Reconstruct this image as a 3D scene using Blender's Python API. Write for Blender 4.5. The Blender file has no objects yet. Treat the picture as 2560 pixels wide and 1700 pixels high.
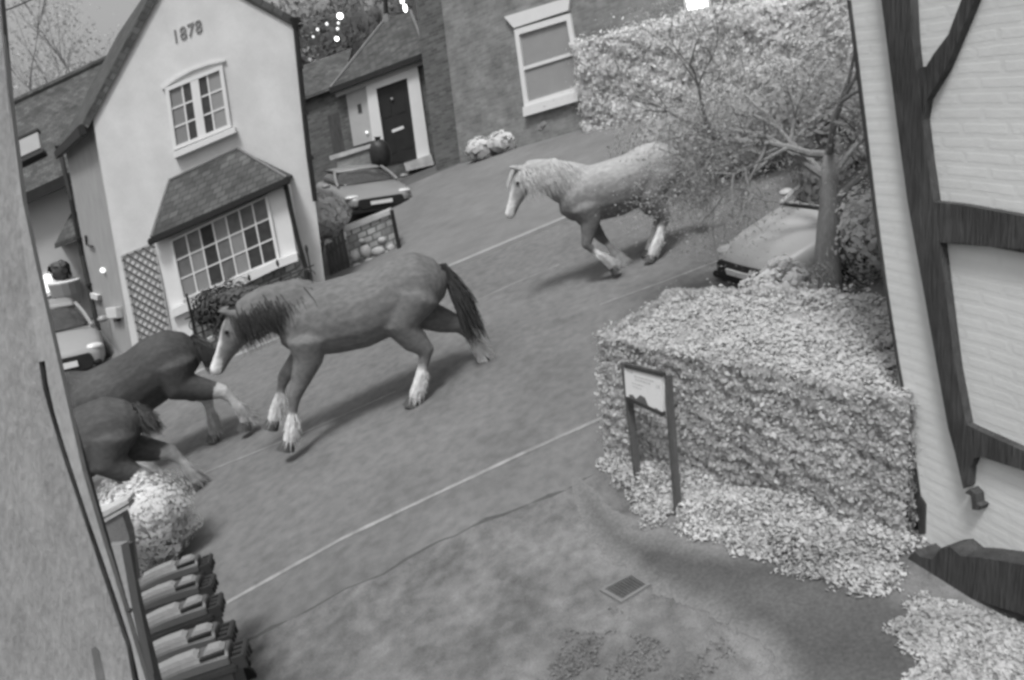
import bpy, bmesh, math, random
import numpy as np
from mathutils import Vector, Matrix

random.seed(7); rng = np.random.default_rng(7)
S = bpy.context.scene
C = S.collection

# ------------------------------------------------------------------ camera
CAM_H = 3.6
F_PX, PX, PY = 1900.0, 1280.0, 850.0          # focal length and centre in photograph pixels (2560 x 1700)
def _ray(px, py): return np.array([px - PX, -(py - PY), -F_PX])
_up = -_ray(2050, 7400); _up /= np.linalg.norm(_up)
_xd = np.array([1, .42, 0.]); _xd /= np.linalg.norm(_xd)
_gm = np.cross(_ray(-7, 531), _xd); _gm /= np.linalg.norm(_gm)
if _gm @ _up < 0: _gm = -_gm
_xh = _xd - _up * (_xd @ _up); _xh /= np.linalg.norm(_xh)
ROT = np.stack([_xh, np.cross(_up, _xh), _up])
GN = ROT @ _gm                                  # normal of the sloping street
KX, KY = -GN[0] / GN[2], -GN[1] / GN[2]
EYE = np.array([0, 0, CAM_H])
cd = bpy.data.cameras.new("camera"); cam = bpy.data.objects.new("camera", cd); C.objects.link(cam)
cd.sensor_width = 36; cd.lens = F_PX / 2560 * 36; cd.clip_start = .05; cd.clip_end = 900
M4 = Matrix([list(ROT[i]) + [EYE[i]] for i in range(3)] + [[0, 0, 0, 1]])
cam.matrix_world = M4
S.camera = cam

# ------------------------------------------------------------------ sky, sun, exposure
SUN = np.array([-.16, -.42, .89]); SUN /= np.linalg.norm(SUN)
w = bpy.data.worlds.new("World"); S.world = w; w.use_nodes = True
nt = w.node_tree; nt.nodes.clear()
sky = nt.nodes.new('ShaderNodeTexSky'); sky.sky_type = 'NISHITA'; sky.sun_disc = False
sky.sun_elevation = math.asin(SUN[2]); sky.sun_rotation = math.atan2(SUN[0], SUN[1]); sky.dust_density = 5; sky.air_density = 1.5
bw = nt.nodes.new('ShaderNodeRGBToBW')          # the camera is monochrome
bg = nt.nodes.new('ShaderNodeBackground'); bg.inputs[1].default_value = .105
wo = nt.nodes.new('ShaderNodeOutputWorld')
nt.links.new(sky.outputs[0], bw.inputs[0]); nt.links.new(bw.outputs[0], bg.inputs[0]); nt.links.new(bg.outputs[0], wo.inputs[0])
sl = bpy.data.lights.new("sun", 'SUN'); sl.energy = 1.9; sl.angle = math.radians(11); sl.color = (1, 1, 1)
so = bpy.data.objects.new("sun", sl); C.objects.link(so)
so.rotation_euler = Vector(SUN).to_track_quat('Z', 'Y').to_euler()
S.view_settings.view_transform = 'Standard'; S.view_settings.look = 'None'
S.view_settings.exposure = 0.42; S.view_settings.gamma = 1
S.cycles.pixel_filter_type = 'BLACKMAN_HARRIS'; S.cycles.filter_width = 3.0

# ------------------------------------------------------------------ geometry helpers
def ray(px, py): return ROT @ _ray(px, py)
def GZ(x, y): return KX * x + KY * y
def G(px, py):                                   # point of the sloping ground seen at a photo pixel
    d = ray(px, py); t = -(GN @ EYE) / (GN @ d); return EYE + d * t
def GP(x, y, h=0): return np.array([x, y, GZ(x, y) + h])
def unit(v): v = np.asarray(v, float); return v / np.linalg.norm(v)
Z = np.array([0, 0, 1.0])
UX = unit([1, 0, KX]); UY = unit([0, 1, KY])
class Pl:                                        # a wall plane with its own along / up directions
    def __init__(s, O, U, Up=Z):
        s.O = np.asarray(O, float); s.U = unit(U); s.Up = np.asarray(Up, float)
        n = unit(np.cross(s.U, s.Up)); s.N = n if n @ (EYE - s.O) > 0 else -n
        s.B = np.linalg.inv(np.stack([s.U, s.Up, s.N], 1))
    def p(s, px, py, d=0):
        r = ray(px, py); q = s.O + s.N * d; return EYE + r * ((q - EYE) @ s.N) / (r @ s.N)
    def uv(s, P): return s.B @ (np.asarray(P) - s.O)
    def at(s, u, w, d=0): return s.O + s.U * u + s.Up * w + s.N * d
    def lean(s, px, py, plumb=None):             # tilt 'up' so that the upright through the origin meets this pixel
        q = s.uv(s.p(px, py)); return Pl(s.O, s.U, s.Up + s.U * (q[0] / q[1]))
class MB:
    def __init__(s): s.v = []; s.f = []; s.m = []
    def add(s, vs, fs, mi=0):
        b = len(s.v); s.v += [np.asarray(q, float) for q in vs]; s.f += [[b + i for i in f] for f in fs]; s.m += [mi] * len(fs); return s
    def prism(s, pts, vec, mi=0):
        n = len(pts); pts = [np.asarray(q, float) for q in pts]; vec = np.asarray(vec)
        fs = [list(range(n)), list(range(2 * n - 1, n - 1, -1))] + [[i, i + n, (i + 1) % n + n, (i + 1) % n] for i in range(n)]
        return s.add(pts + [q + vec for q in pts], fs, mi)
    def slab(s, pl, pxs, d0, d1, mi=0):          # outline in photo pixels on a wall plane, from d0 to d1 proud of it
        return s.prism([pl.p(x, y, d1) for x, y in pxs], -pl.N * (d1 - d0), mi)
    def rect(s, pl, u0, u1, w0, w1, d0, d1, mi=0):
        return s.prism([pl.at(u0, w0, d1), pl.at(u1, w0, d1), pl.at(u1, w1, d1), pl.at(u0, w1, d1)], -pl.N * (d1 - d0), mi)
    def bar(s, a, b, wdt, thk, nrm, mi=0):       # straight bar a-b, flat side facing nrm
        a = np.asarray(a, float); b = np.asarray(b, float); t = unit(b - a); nrm = unit(nrm); sd = unit(np.cross(t, nrm)) * wdt / 2
        return s.prism([a - sd, b - sd, b + sd, a + sd], -nrm * thk, mi)
    def box(s, o, X, Y, Zv, mi=0):               # o corner, three edge vectors
        o, X, Y, Zv = [np.asarray(q, float) for q in (o, X, Y, Zv)]
        return s.prism([o, o + X, o + X + Y, o + Y], Zv, mi)
    def tube(s, pts, rad, n=8, cap=True, mi=0):
        pts = [np.asarray(q, float) for q in pts]
        if np.isscalar(rad): rad = [rad] * len(pts)
        vs = []; fs = []; prev = None
        for i, q in enumerate(pts):
            t = unit(pts[min(i + 1, len(pts) - 1)] - pts[max(i - 1, 0)])
            a = prev if prev is not None else (np.array([1, 0, 0.]) if abs(t[0]) < .8 else np.array([0, 1, 0.]))
            a = unit(a - t * (a @ t)); b = np.cross(t, a); prev = a
            for k in range(n):
                an = 2 * math.pi * k / n; vs.append(q + rad[i] * (math.cos(an) * a + math.sin(an) * b))
        for i in range(len(pts) - 1):
            for k in range(n): fs.append([i * n + k, i * n + (k + 1) % n, (i + 1) * n + (k + 1) % n, (i + 1) * n + k])
        if cap: fs += [list(range(n - 1, -1, -1)), list(range((len(pts) - 1) * n, len(pts) * n))]
        return s.add(vs, fs, mi)
    def loft(s, rings, cap=True, mi=0):
        n = len(rings[0]); vs = [q for r in rings for q in r]; fs = []
        for i in range(len(rings) - 1):
            for k in range(n): fs.append([i * n + k, i * n + (k + 1) % n, (i + 1) * n + (k + 1) % n, (i + 1) * n + k])
        if cap: fs += [list(range(n - 1, -1, -1)), list(range((len(rings) - 1) * n, len(rings) * n))]
        return s.add(vs, fs, mi)
    def ball(s, c, r, nu=10, nv=7, mi=0):
        c = np.asarray(c, float); r = np.array([r] * 3) if np.isscalar(r) else np.asarray(r)
        return s.loft([[c + r * np.array([math.sin(a) * math.cos(b), math.sin(a) * math.sin(b), math.cos(a)]) for b in np.linspace(0, 2 * math.pi, nu, endpoint=False)]
                       for a in np.linspace(.05, math.pi - .05, nv)], mi=mi)
    def hull(s, pts, mi=0):
        bm = bmesh.new(); [bm.verts.new(tuple(q)) for q in pts]; bmesh.ops.convex_hull(bm, input=bm.verts)
        bm.verts.index_update(); vs = [np.array(v.co) for v in bm.verts]; fs = [[v.index for v in f.verts] for f in bm.faces]; bm.free(); return s.add(vs, fs, mi)
    def build(s, name, mat, parent=None, plane=None, smooth=False, bevel=0, org=None, local=False, fixn=True):
        root = np.zeros(3)
        if not local:
            if parent is not None: root = WORG.get(parent.name, np.zeros(3))
            elif org is not None: root = np.asarray(org, float)
        me = bpy.data.meshes.new(name)
        V = np.array(s.v) - root
        me.from_pydata([tuple(q) for q in V], [], s.f)
        mats = mat if isinstance(mat, (list, tuple)) else [mat]
        for m in mats: me.materials.append(m)
        me.polygons.foreach_set('material_index', s.m)
        if fixn or bevel:
            bm = bmesh.new(); bm.from_mesh(me); bmesh.ops.recalc_face_normals(bm, faces=bm.faces)
            if bevel: bmesh.ops.bevel(bm, geom=[e for e in bm.edges if len(e.link_faces) == 2 and e.calc_face_angle(0) > .5], offset=bevel, segments=2, affect='EDGES')
            bm.to_mesh(me); bm.free()
        if plane is not None:
            uvl = me.uv_layers.new(name='UVMap'); P = np.zeros(len(me.vertices) * 3); me.vertices.foreach_get('co', P)
            Q = (P.reshape(-1, 3) + root - plane.O) @ plane.B.T
            li = np.zeros(len(me.loops), int); me.loops.foreach_get('vertex_index', li)
            fn = np.zeros(len(me.polygons) * 3); me.polygons.foreach_get('normal', fn); fn = fn.reshape(-1, 3)
            tot = np.zeros(len(me.polygons), int); me.polygons.foreach_get('loop_total', tot)
            side = np.repeat(np.abs(fn @ plane.U) > .6, tot)
            uu = np.where(side, Q[li, 2], Q[li, 0]); uvl.data.foreach_set('uv', np.stack([uu, Q[li, 1]], 1).ravel())
        if smooth: me.polygons.foreach_set('use_smooth', [True] * len(me.polygons))
        me.update()
        o = bpy.data.objects.new(name, me); C.objects.link(o)
        if parent is not None: o.parent = parent; WORG[o.name] = root
        elif not local: o.location = root; WORG[o.name] = root
        return o
WORG = {}
def tag(o, label=None, cat=None, group=None, kind=None):
    if label: o['label'] = label
    if cat: o['category'] = cat
    if group: o['group'] = group
    if kind: o['kind'] = kind
    return o
def thing(name, label, cat, loc=(0, 0, 0), group=None):
    o = bpy.data.objects.new(name, None); C.objects.link(o); o.location = tuple(loc); o.empty_display_size = .2
    WORG[o.name] = np.array(loc, float); return tag(o, label, cat, group)
def copy_tree(o, parent=None):
    c = o.copy(); C.objects.link(c); c.parent = parent
    for ch in list(o.children): copy_tree(ch, c)
    return c
def lerp(a, b, t): return np.asarray(a, float) * (1 - t) + np.asarray(b, float) * t
def bil(q, s, t): return lerp(lerp(q[0], q[1], s), lerp(q[3], q[2], s), t)   # q = TL TR BR BL

# ------------------------------------------------------------------ materials (neutral greys: an infra-red picture)
def _base(name):
    m = bpy.data.materials.new(name); m.use_nodes = True; n = m.node_tree.nodes; l = m.node_tree.links
    return m, n, l, n['Principled BSDF']
def grey(v): return (v, v * 1.01, v * 1.003, 1)
def mk(name, v, var=.15, scale=3, fine=40, bump=.15, rough=.85, stretch=(1, 1, 1), spec=.3, coord='Object', stain=0, stain_scale=.8, metal=0):
    m, n, l, b = _base(name)
    tc = n.new('ShaderNodeTexCoord'); mp = n.new('ShaderNodeMapping'); mp.inputs['Scale'].default_value = stretch
    l.new(tc.outputs[coord], mp.inputs[0])
    a = n.new('ShaderNodeTexNoise'); a.inputs['Scale'].default_value = scale; a.inputs['Detail'].default_value = 5
    f = n.new('ShaderNodeTexNoise'); f.inputs['Scale'].default_value = fine; f.inputs['Detail'].default_value = 3
    l.new(mp.outputs[0], a.inputs[0]); l.new(mp.outputs[0], f.inputs[0])
    mx = n.new('ShaderNodeMath'); mx.operation = 'ADD'; l.new(a.outputs[0], mx.inputs[0]); l.new(f.outputs[0], mx.inputs[1])
    r = n.new('ShaderNodeMapRange'); r.inputs[1].default_value = .65; r.inputs[2].default_value = 1.35
    r.inputs[3].default_value = v * (1 - var); r.inputs[4].default_value = v * (1 + var); l.new(mx.outputs[0], r.inputs[0])
    out = r.outputs[0]
    if stain:
        s_ = n.new('ShaderNodeTexNoise'); s_.inputs['Scale'].default_value = stain_scale; s_.inputs['Detail'].default_value = 8; s_.inputs['Roughness'].default_value = .65
        l.new(tc.outputs[coord], s_.inputs[0])
        q = n.new('ShaderNodeMapRange'); q.inputs[1].default_value = .38; q.inputs[2].default_value = .62; q.inputs[3].default_value = 1 - stain; q.inputs[4].default_value = 1 + stain
        l.new(s_.outputs[0], q.inputs[0]); mm = n.new('ShaderNodeMath'); mm.operation = 'MULTIPLY'; l.new(out, mm.inputs[0]); l.new(q.outputs[0], mm.inputs[1]); out = mm.outputs[0]
    l.new(out, b.inputs['Base Color'])
    b.inputs['Roughness'].default_value = rough; b.inputs['Specular IOR Level'].default_value = spec; b.inputs['Metallic'].default_value = metal
    if bump:
        bp = n.new('ShaderNodeBump'); bp.inputs['Strength'].default_value = bump; bp.inputs['Distance'].default_value = .02
        l.new(mx.outputs[0], bp.inputs['Height']); l.new(bp.outputs[0], b.inputs['Normal'])
    return m
def mk_brick(name, v, mortar, bw=.22, bh=.075, ms=.012, var=.2, bump=.4, blotch=.2):
    m, n, l, b = _base(name)
    uv = n.new('ShaderNodeUVMap'); uv.uv_map = 'UVMap'
    wn = n.new('ShaderNodeTexNoise'); wn.inputs['Scale'].default_value = 3; l.new(uv.outputs[0], wn.inputs[0])
    ad = n.new('ShaderNodeMixRGB'); ad.blend_type = 'ADD'; ad.inputs[0].default_value = .03; l.new(uv.outputs[0], ad.inputs[1]); l.new(wn.outputs['Color'], ad.inputs[2])
    t = n.new('ShaderNodeTexBrick'); t.inputs['Scale'].default_value = 1; t.inputs['Brick Width'].default_value = bw; t.inputs['Row Height'].default_value = bh
    t.inputs['Mortar Size'].default_value = ms; t.inputs['Mortar Smooth'].default_value = .4; t.inputs['Bias'].default_value = 0
    t.inputs['Color1'].default_value = grey(v * (1 - var)); t.inputs['Color2'].default_value = grey(v * (1 + var)); t.inputs['Mortar'].default_value = grey(mortar)
    l.new(ad.outputs[0], t.inputs[0])
    a = n.new('ShaderNodeTexNoise'); a.inputs['Scale'].default_value = 1.6; a.inputs['Detail'].default_value = 8; a.inputs['Roughness'].default_value = .7; l.new(uv.outputs[0], a.inputs[0])
    r = n.new('ShaderNodeMapRange'); r.inputs[1].default_value = .3; r.inputs[2].default_value = .7; r.inputs[3].default_value = 1 - blotch; r.inputs[4].default_value = 1 + blotch; l.new(a.outputs[0], r.inputs[0])
    mm = n.new('ShaderNodeMixRGB'); mm.blend_type = 'MULTIPLY'; mm.inputs[0].default_value = 1; l.new(t.outputs['Color'], mm.inputs[1]); l.new(r.outputs[0], mm.inputs[2])
    l.new(mm.outputs[0], b.inputs['Base Color']); b.inputs['Roughness'].default_value = .9; b.inputs['Specular IOR Level'].default_value = .2
    g = n.new('ShaderNodeTexNoise'); g.inputs['Scale'].default_value = 30; l.new(uv.outputs[0], g.inputs[0])
    h = n.new('ShaderNodeMath'); h.operation = 'MULTIPLY_ADD'; h.inputs[1].default_value = -1.0; l.new(t.outputs['Fac'], h.inputs[0]); l.new(g.outputs[0], h.inputs[2])
    bp = n.new('ShaderNodeBump'); bp.inputs['Strength'].default_value = bump; bp.inputs['Distance'].default_value = .012; l.new(h.outputs[0], bp.inputs['Height']); l.new(bp.outputs[0], b.inputs['Normal'])
    return m
def mk_attr(name, lo, hi, rough=.7, fine=0, spec=.25, trans=0, grain=(1, 1, 1)):      # value per face/vertex from attribute 'shade'
    m, n, l, b = _base(name)
    at = n.new('ShaderNodeAttribute'); at.attribute_name = 'shade'
    r = n.new('ShaderNodeMapRange'); r.inputs[3].default_value = lo; r.inputs[4].default_value = hi; l.new(at.outputs['Fac'], r.inputs[0])
    out = r.outputs[0]
    if fine:
        tc = n.new('ShaderNodeTexCoord'); f = n.new('ShaderNodeTexNoise'); f.inputs['Scale'].default_value = fine; f.inputs['Detail'].default_value = 4
        mpp = n.new('ShaderNodeMapping'); mpp.inputs['Scale'].default_value = grain; l.new(tc.outputs['Object'], mpp.inputs[0]); l.new(mpp.outputs[0], f.inputs[0])
        q = n.new('ShaderNodeMapRange'); q.inputs[1].default_value = .3; q.inputs[2].default_value = .7; q.inputs[3].default_value = .8; q.inputs[4].default_value = 1.2; l.new(f.outputs[0], q.inputs[0])
        mm = n.new('ShaderNodeMath'); mm.operation = 'MULTIPLY'; l.new(out, mm.inputs[0]); l.new(q.outputs[0], mm.inputs[1]); out = mm.outputs[0]
        bp = n.new('ShaderNodeBump'); bp.inputs['Strength'].default_value = .25; bp.inputs['Distance'].default_value = .01; l.new(f.outputs[0], bp.inputs['Height']); l.new(bp.outputs[0], b.inputs['Normal'])
    l.new(out, b.inputs['Base Color']); b.inputs['Roughness'].default_value = rough; b.inputs['Specular IOR Level'].default_value = spec
    if trans:                                    # thin leaves let light through
        d = n.new('ShaderNodeBsdfDiffuse'); tl = n.new('ShaderNodeBsdfTranslucent'); mxs = n.new('ShaderNodeMixShader'); mxs.inputs[0].default_value = trans
        l.new(out, d.inputs[0]); l.new(out, tl.inputs[0]); l.new(d.outputs[0], mxs.inputs[1]); l.new(tl.outputs[0], mxs.inputs[2]); l.new(mxs.outputs[0], n['Material Output'].inputs[0])
    return m
def mk_glow(name, v, st):
    m, n, l, b = _base(name); b.inputs['Base Color'].default_value = grey(v); b.inputs['Emission Color'].default_value = grey(1); b.inputs['Emission Strength'].default_value = st; return m
def mk_slate(name, v):                           # rows of small slates from the UVs
    return mk_brick(name, v, v * .6, bw=.17, bh=.12, ms=.010, var=.28, bump=.6, blotch=.4)

M = dict(
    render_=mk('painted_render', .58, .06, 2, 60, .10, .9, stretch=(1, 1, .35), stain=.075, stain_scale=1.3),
    render_side=mk('shaded_render', .31, .08, 2, 50, .08, .9, stain=.05, stain_scale=2.5),  # front render darkened, the flank's shade is in the colour
    render_far=mk('grey_render', .40, .06, 2, 50, .06, .9),
    white=mk('white_paint', .66, .04, 4, 60, .03, .5),
    offwhite=mk('off_white_paint', .40, .08, 4, 60, .05, .6),
    black=mk('black_paint', .025, .2, 5, 60, .05, .45),
    glass=mk('dark_glass', .055, .3, 2, 9, .02, .12, spec=.6),
    glass_mid=mk('leaded_glass', .15, .22, 3, 9, .02, .15, spec=.5),
    curtain=mk('net_curtain', .22, .12, 3, 60, .1, .9, stretch=(1, 1, .1)),
    blind=mk('window_blind', .27, .08, 3, 60, .05, .9),
    slate=mk_slate('roof_slate', .085), slate2=mk_slate('old_roof_slate', .085),
    lead=mk('lead_flashing', .16, .2, 5, 50, .1, .7),
    brick=mk_brick('red_brick', .20, .215, var=.16, blotch=.38, bump=.3), brick_dark=mk_brick('dark_and_shaded_brick', .115, .13, var=.3),
    brick_pale=mk_brick('painted_brick', .68, .665, bw=.24, bh=.066, var=.02, ms=.016, bump=.11, blotch=.08),
    rubble=mk_brick('rubble_stone', .36, .17, bw=.2, bh=.13, ms=.022, var=.45, bump=1, blotch=.35),
    post_grey=mk('weathered_sign_post', .10, .3, 6, 40, .3, .8, stretch=(4, 4, .3)), timber=mk('tarred_timber', .056, .4, 5, 34, .7, .8, stretch=(2, 2, .22), stain=.2, stain_scale=2),
    board=mk('weathered_board', .215, .22, 5, 26, .35, .85, stretch=(6, 6, .35), stain=.12),
    board_edge=mk('weathered_board_edge', .25, .15, 5, 26, .25, .85, stretch=(6, 6, .35), stain=.08),
    asphalt=mk('asphalt', .155, .28, 9, 190, .45, .95, stain=.11, stain_scale=.9),
    asphalt_dark=mk('dark_path_asphalt', .105, .18, 4, 120, .25, .95, stain=.14, stain_scale=1.2),
    pave=mk('pavement', .165, .14, 4, 110, .2, .95, stain=.10, stain_scale=.8),
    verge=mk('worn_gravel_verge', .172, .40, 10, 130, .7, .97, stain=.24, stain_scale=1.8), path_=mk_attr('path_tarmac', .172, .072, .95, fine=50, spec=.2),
    kerb=mk('kerb_stone', .26, .15, 5, 60, .2, .9), paint=mk('road_paint', .25, .25, 9, 70, .1, .9, stain=.15, stain_scale=4),
    grate=mk('drain_iron', .075, .3, 8, 60, .2, .7),
    bin=mk('black_bin_plastic', .035, .2, 6, 80, .05, .5), panel=mk('pale_lid_plastic', .23, .15, 6, 60, .04, .35, spec=.5), lid=mk('bin_lid_plastic', .085, .12, 5, 80, .04, .38, spec=.5),  # panel is a paler plastic than the lid
    lid_dull=mk('dull_bin_lid_plastic', .07, .12, 5, 80, .04, .5),
    stone=mk('stone_cap', .42, .15, 5, 50, .3, .9, stain=.12, stain_scale=3),
    iron=mk('wrought_iron', .04, .2, 8, 60, .1, .5), gate=mk('dark_gate_timber', .075, .4, 5, 30, .3, .8, stretch=(6, 6, .4)),
    trellis=mk('grey_trellis', .10, .2, 8, 60, .1, .8), trellis2=mk('pale_trellis', .36, .15, 8, 60, .1, .8),
    tyre=mk('tyre_rubber', .03, .2, 8, 60, .1, .85), rim=mk('wheel_alloy', .35, .1, 8, 60, .0, .35, metal=.6),
    car_silver=mk('silver_car_paint', .29, .04, 2, 90, 0, .3, spec=.5), car_grey=mk('grey_car_paint', .22, .05, 2, 90, 0, .3, spec=.5), car_pale=mk('pale_car_paint', .45, .04, 2, 90, 0, .35, spec=.5),
    trim=mk('black_car_trim', .02, .2, 8, 60, .05, .5), lamp=mk('headlamp_glass', .6, .15, 20, 60, .1, .1, spec=.8), plate=mk('number_plate', .72, .06, 30, 90, 0, .4),
    hoof=mk('hoof_horn', .07, .25, 14, 60, .1, .6), eye=mk('dark_eye', .01, .1, 5, 40, 0, .1),
    bark=mk('bark', .27, .25, 10, 60, .6, .95, stretch=(1, 1, .3)), bark_far=mk('far_bark', .17, .2, 10, 60, .3, .95),
    leaf_hedge=mk_attr('hedge_leaf', .50, .66, trans=.3), leaf_back=mk_attr('clipped_hedge_leaf', .66, .90, trans=.3), leaf_dark=mk_attr('dark_shrub_leaf', .035, .13), leaf_pale=mk_attr('pale_shrub_leaf', .62, .90, trans=.4),
    leaf_mid=mk_attr('scrub_leaf', .38, .56, trans=.4), leaf_moss=mk_attr('moss_blade', .17, .27, trans=.3), leaf_far=mk_attr('far_leaf', .46, .60, trans=.4), leaf_ivy=mk_attr('ivy_leaf', .30, .80, trans=.3),
    core=mk('hedge_twigs', .26, .3, 8, 40, .5, .95), core_far=mk('far_twigs', .20, .15, 3, 20, .4, .95),
    bulb=mk_glow('lit_bulb', .8, 6), bulb_dim=mk_glow('dim_bulb', .8, .7), litwin=mk_glow('lit_window', .8, 3), litpane=mk_glow('glowing_pane', .8, .75),
    sign=mk('notice_board_face', .80, .06, 8, 50, .02, .5), signmark=mk('notice_ink', .50, .15, 20, 60, 0, .6), signdark=mk('notice_print', .14, .3, 20, 60, 0, .6),
    box=mk('white_plastic', .72, .03, 5, 50, 0, .4), plaque=mk('dark_plaque', .05, .2, 8, 50, 0, .6), bag=mk('black_sack', .03, .3, 6, 20, .6, .4),
    soil=mk('far_ground', .085, .2, 2, 30, .3, .97),
)

# ------------------------------------------------------------------ ground
def ground_sheet(name, poly, mat, lift, sub=0):
    mb = MB(); mb.prism([np.array([q[0], q[1], GZ(q[0], q[1]) + lift]) for q in poly], (0, 0, -.05)); return tag(mb.build(name, mat), kind='structure')
def gl(px, py): return G(px, py)[:2]
def rough_edge(poly, step=.07, amp=.022, seed=1):  # worn, irregular outline
    out = []; r = np.random.default_rng(seed)
    for a_, b_ in zip(poly[:-1], poly[1:]):
        a_, b_ = np.array(a_), np.array(b_); n = max(1, int(np.linalg.norm(b_ - a_) / step)) if np.linalg.norm(a_) < 9 else 1
        for k in range(n): out.append(tuple(a_ + (b_ - a_) * k / n + (r.normal(0, amp, 2) if n > 1 else 0)))
    return out + [tuple(poly[-1])]
mb = MB(); R_ = 90; N_ = 36
xs = np.linspace(-R_, R_, N_)
mb.add([GP(x, y + 55) for y in xs for x in xs], [[j * N_ + i, j * N_ + i + 1, (j + 1) * N_ + i + 1, (j + 1) * N_ + i] for j in range(N_ - 1) for i in range(N_ - 1)])
tag(mb.build('ground', M['soil']), kind='structure')
yN = G(900, 1470)[1]                              # near kerb
YE = G(1000, 1289)[1]                             # painted edge line
YC = G(900, 1022)[1]                              # centre line
YF = G(1300, 598)[1]                              # far kerb
def strip(y0, y1, x0, x1, wob=.0, n=60, seed=1):
    r = np.random.default_rng(seed); xs = np.linspace(x0, x1, n)
    a = [(x, y0 + r.normal(0, wob)) for x in xs]; b = [(x, y1 + r.normal(0, wob)) for x in xs[::-1]]; return a + b
ground_sheet('pavement', [(-30, YF), (25, YF), (25, YF + 9), (-30, YF + 9)], M['pave'], .06)
mb = MB(); mb.box(GP(-30, YF - .13, 0), UX * 55, UY * .13, Z * .075)
tag(mb.build('kerb', M['kerb']), kind='structure')
def line(name, y0, y1, x0, x1, wd, bend=0):
    mb = MB(); n = 40; vs = []; fs = []
    for i in range(n + 1):
        t = i / n; x = x0 + (x1 - x0) * t; y = y0 + (y1 - y0) * t - bend * 4 * t * (1 - t)
        wv = wd * (.85 + .3 * rng.random())
        vs += [GP(x, y - wv / 2, .008), GP(x, y + wv / 2, .008)]
    fs = [[2 * i, 2 * i + 2, 2 * i + 3, 2 * i + 1] for i in range(n)]
    mb.add(vs, fs); return tag(mb.build(name, M['paint']), kind='structure')
a, b, c_ = G(600, 1490), G(1510, 1045), G(1060, 1253)
def pxline(name, pxs, wd):
    pts = [G(*q) for q in pxs]; mb = MB(); vs = []
    P = []
    for i in range(len(pts) - 1):
        for t in np.linspace(0, 1, 12, endpoint=False): P.append(lerp(pts[i], pts[i + 1], t))
    P.append(pts[-1])
    for i, q in enumerate(P):
        d = unit(P[min(i + 1, len(P) - 1)] - P[max(i - 1, 0)]); nrm = unit(np.cross(d, GN)); wv = wd * (.85 + .3 * rng.random())
        vs += [q - nrm * wv / 2 + Z * .009, q + nrm * wv / 2 + Z * .009]
    mb.add(vs, [[2 * i, 2 * i + 2, 2 * i + 3, 2 * i + 1] for i in range(len(P) - 1)])
    return tag(mb.build(name, M['paint']), kind='structure')
pxline('road_edge_line', [(440, 1580), (583, 1500), (860, 1346), (1090, 1237), (1316, 1131), (1510, 1045), (1700, 962), (2200, 752)], .048)
pxline('road_centre_line', [(300, 1273), (500, 1188), (760, 1083), (990, 980)], .03)
pxline('road_joint_line', [(1500, 763), (1660, 705), (1830, 640), (2200, 500)], .03)
pxline('gutter_line', [(1180, 758), (1270, 716), (1400, 662)], .03)
# near verge of worn gravel and the dark path crossing it
vp = [gl(*q) for q in [(200, 1825), (430, 1700), (680, 1578), (860, 1478), (960, 1440), (1060, 1378), (1180, 1322), (1260, 1292), (1330, 1262), (1420, 1228), (1500, 1180), (1700, 1080), (2400, 800)]]
ground_sheet('road', [(-40, yN)] + [(x, y + .012 + .022 * abs(rng.normal())) for x, y in rough_edge(vp, .12, .012, 9)] + [(30, YF), (-40, YF)], M['asphalt'], .004)
ground_sheet('verge', rough_edge(vp, .12, .008, 2) + [(9, .5), (9, -6), (-7, -6)], M['verge'], .008)
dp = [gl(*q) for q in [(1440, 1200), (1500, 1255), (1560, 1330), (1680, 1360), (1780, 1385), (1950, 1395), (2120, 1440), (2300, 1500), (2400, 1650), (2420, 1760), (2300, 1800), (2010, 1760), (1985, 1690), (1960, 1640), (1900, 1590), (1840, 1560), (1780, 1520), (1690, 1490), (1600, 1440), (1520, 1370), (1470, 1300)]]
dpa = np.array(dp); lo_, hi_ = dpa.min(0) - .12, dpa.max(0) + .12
def poly_sd(P, poly):                             # signed distance, positive inside
    dmin = np.full(len(P), 9.0); ins = np.zeros(len(P), bool); j = len(poly) - 1
    for i in range(len(poly)):
        a_, b_ = poly[j], poly[i]; ab = b_ - a_; t = np.clip(((P - a_) @ ab) / (ab @ ab + 1e-12), 0, 1)
        dmin = np.minimum(dmin, np.linalg.norm(P - (a_ + t[:, None] * ab), axis=1))
        c1 = (a_[1] > P[:, 1]) != (b_[1] > P[:, 1]); xs_ = (b_[0] - a_[0]) * (P[:, 1] - a_[1]) / (b_[1] - a_[1] + 1e-12) + a_[0]; ins ^= c1 & (P[:, 0] < xs_); j = i
    return np.where(ins, dmin, -dmin)
def vn2(P, s, seed):
    r = np.random.default_rng(seed); v = np.zeros(len(P))
    for k in range(9):
        q = r.normal(0, 1, 2) * s * (1 + .4 * k); v += np.sin(P @ q + r.uniform(0, 6.3)) / (1 + .25 * k)
    return v / 3
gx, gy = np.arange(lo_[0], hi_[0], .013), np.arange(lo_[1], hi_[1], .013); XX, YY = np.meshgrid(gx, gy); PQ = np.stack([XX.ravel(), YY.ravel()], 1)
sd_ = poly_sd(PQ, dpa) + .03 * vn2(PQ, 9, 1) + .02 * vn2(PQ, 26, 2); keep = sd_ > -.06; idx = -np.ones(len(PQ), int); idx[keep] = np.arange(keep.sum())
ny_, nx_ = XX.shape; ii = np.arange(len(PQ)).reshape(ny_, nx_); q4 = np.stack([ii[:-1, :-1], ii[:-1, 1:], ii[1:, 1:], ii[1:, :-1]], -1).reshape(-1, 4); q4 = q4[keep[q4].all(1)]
mb = MB(); mb.add([np.array([x, y, GZ(x, y) + .012]) for x, y in PQ[keep]], idx[q4].tolist()); po_ = tag(mb.build('path', M['path_']), kind='structure')
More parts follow.
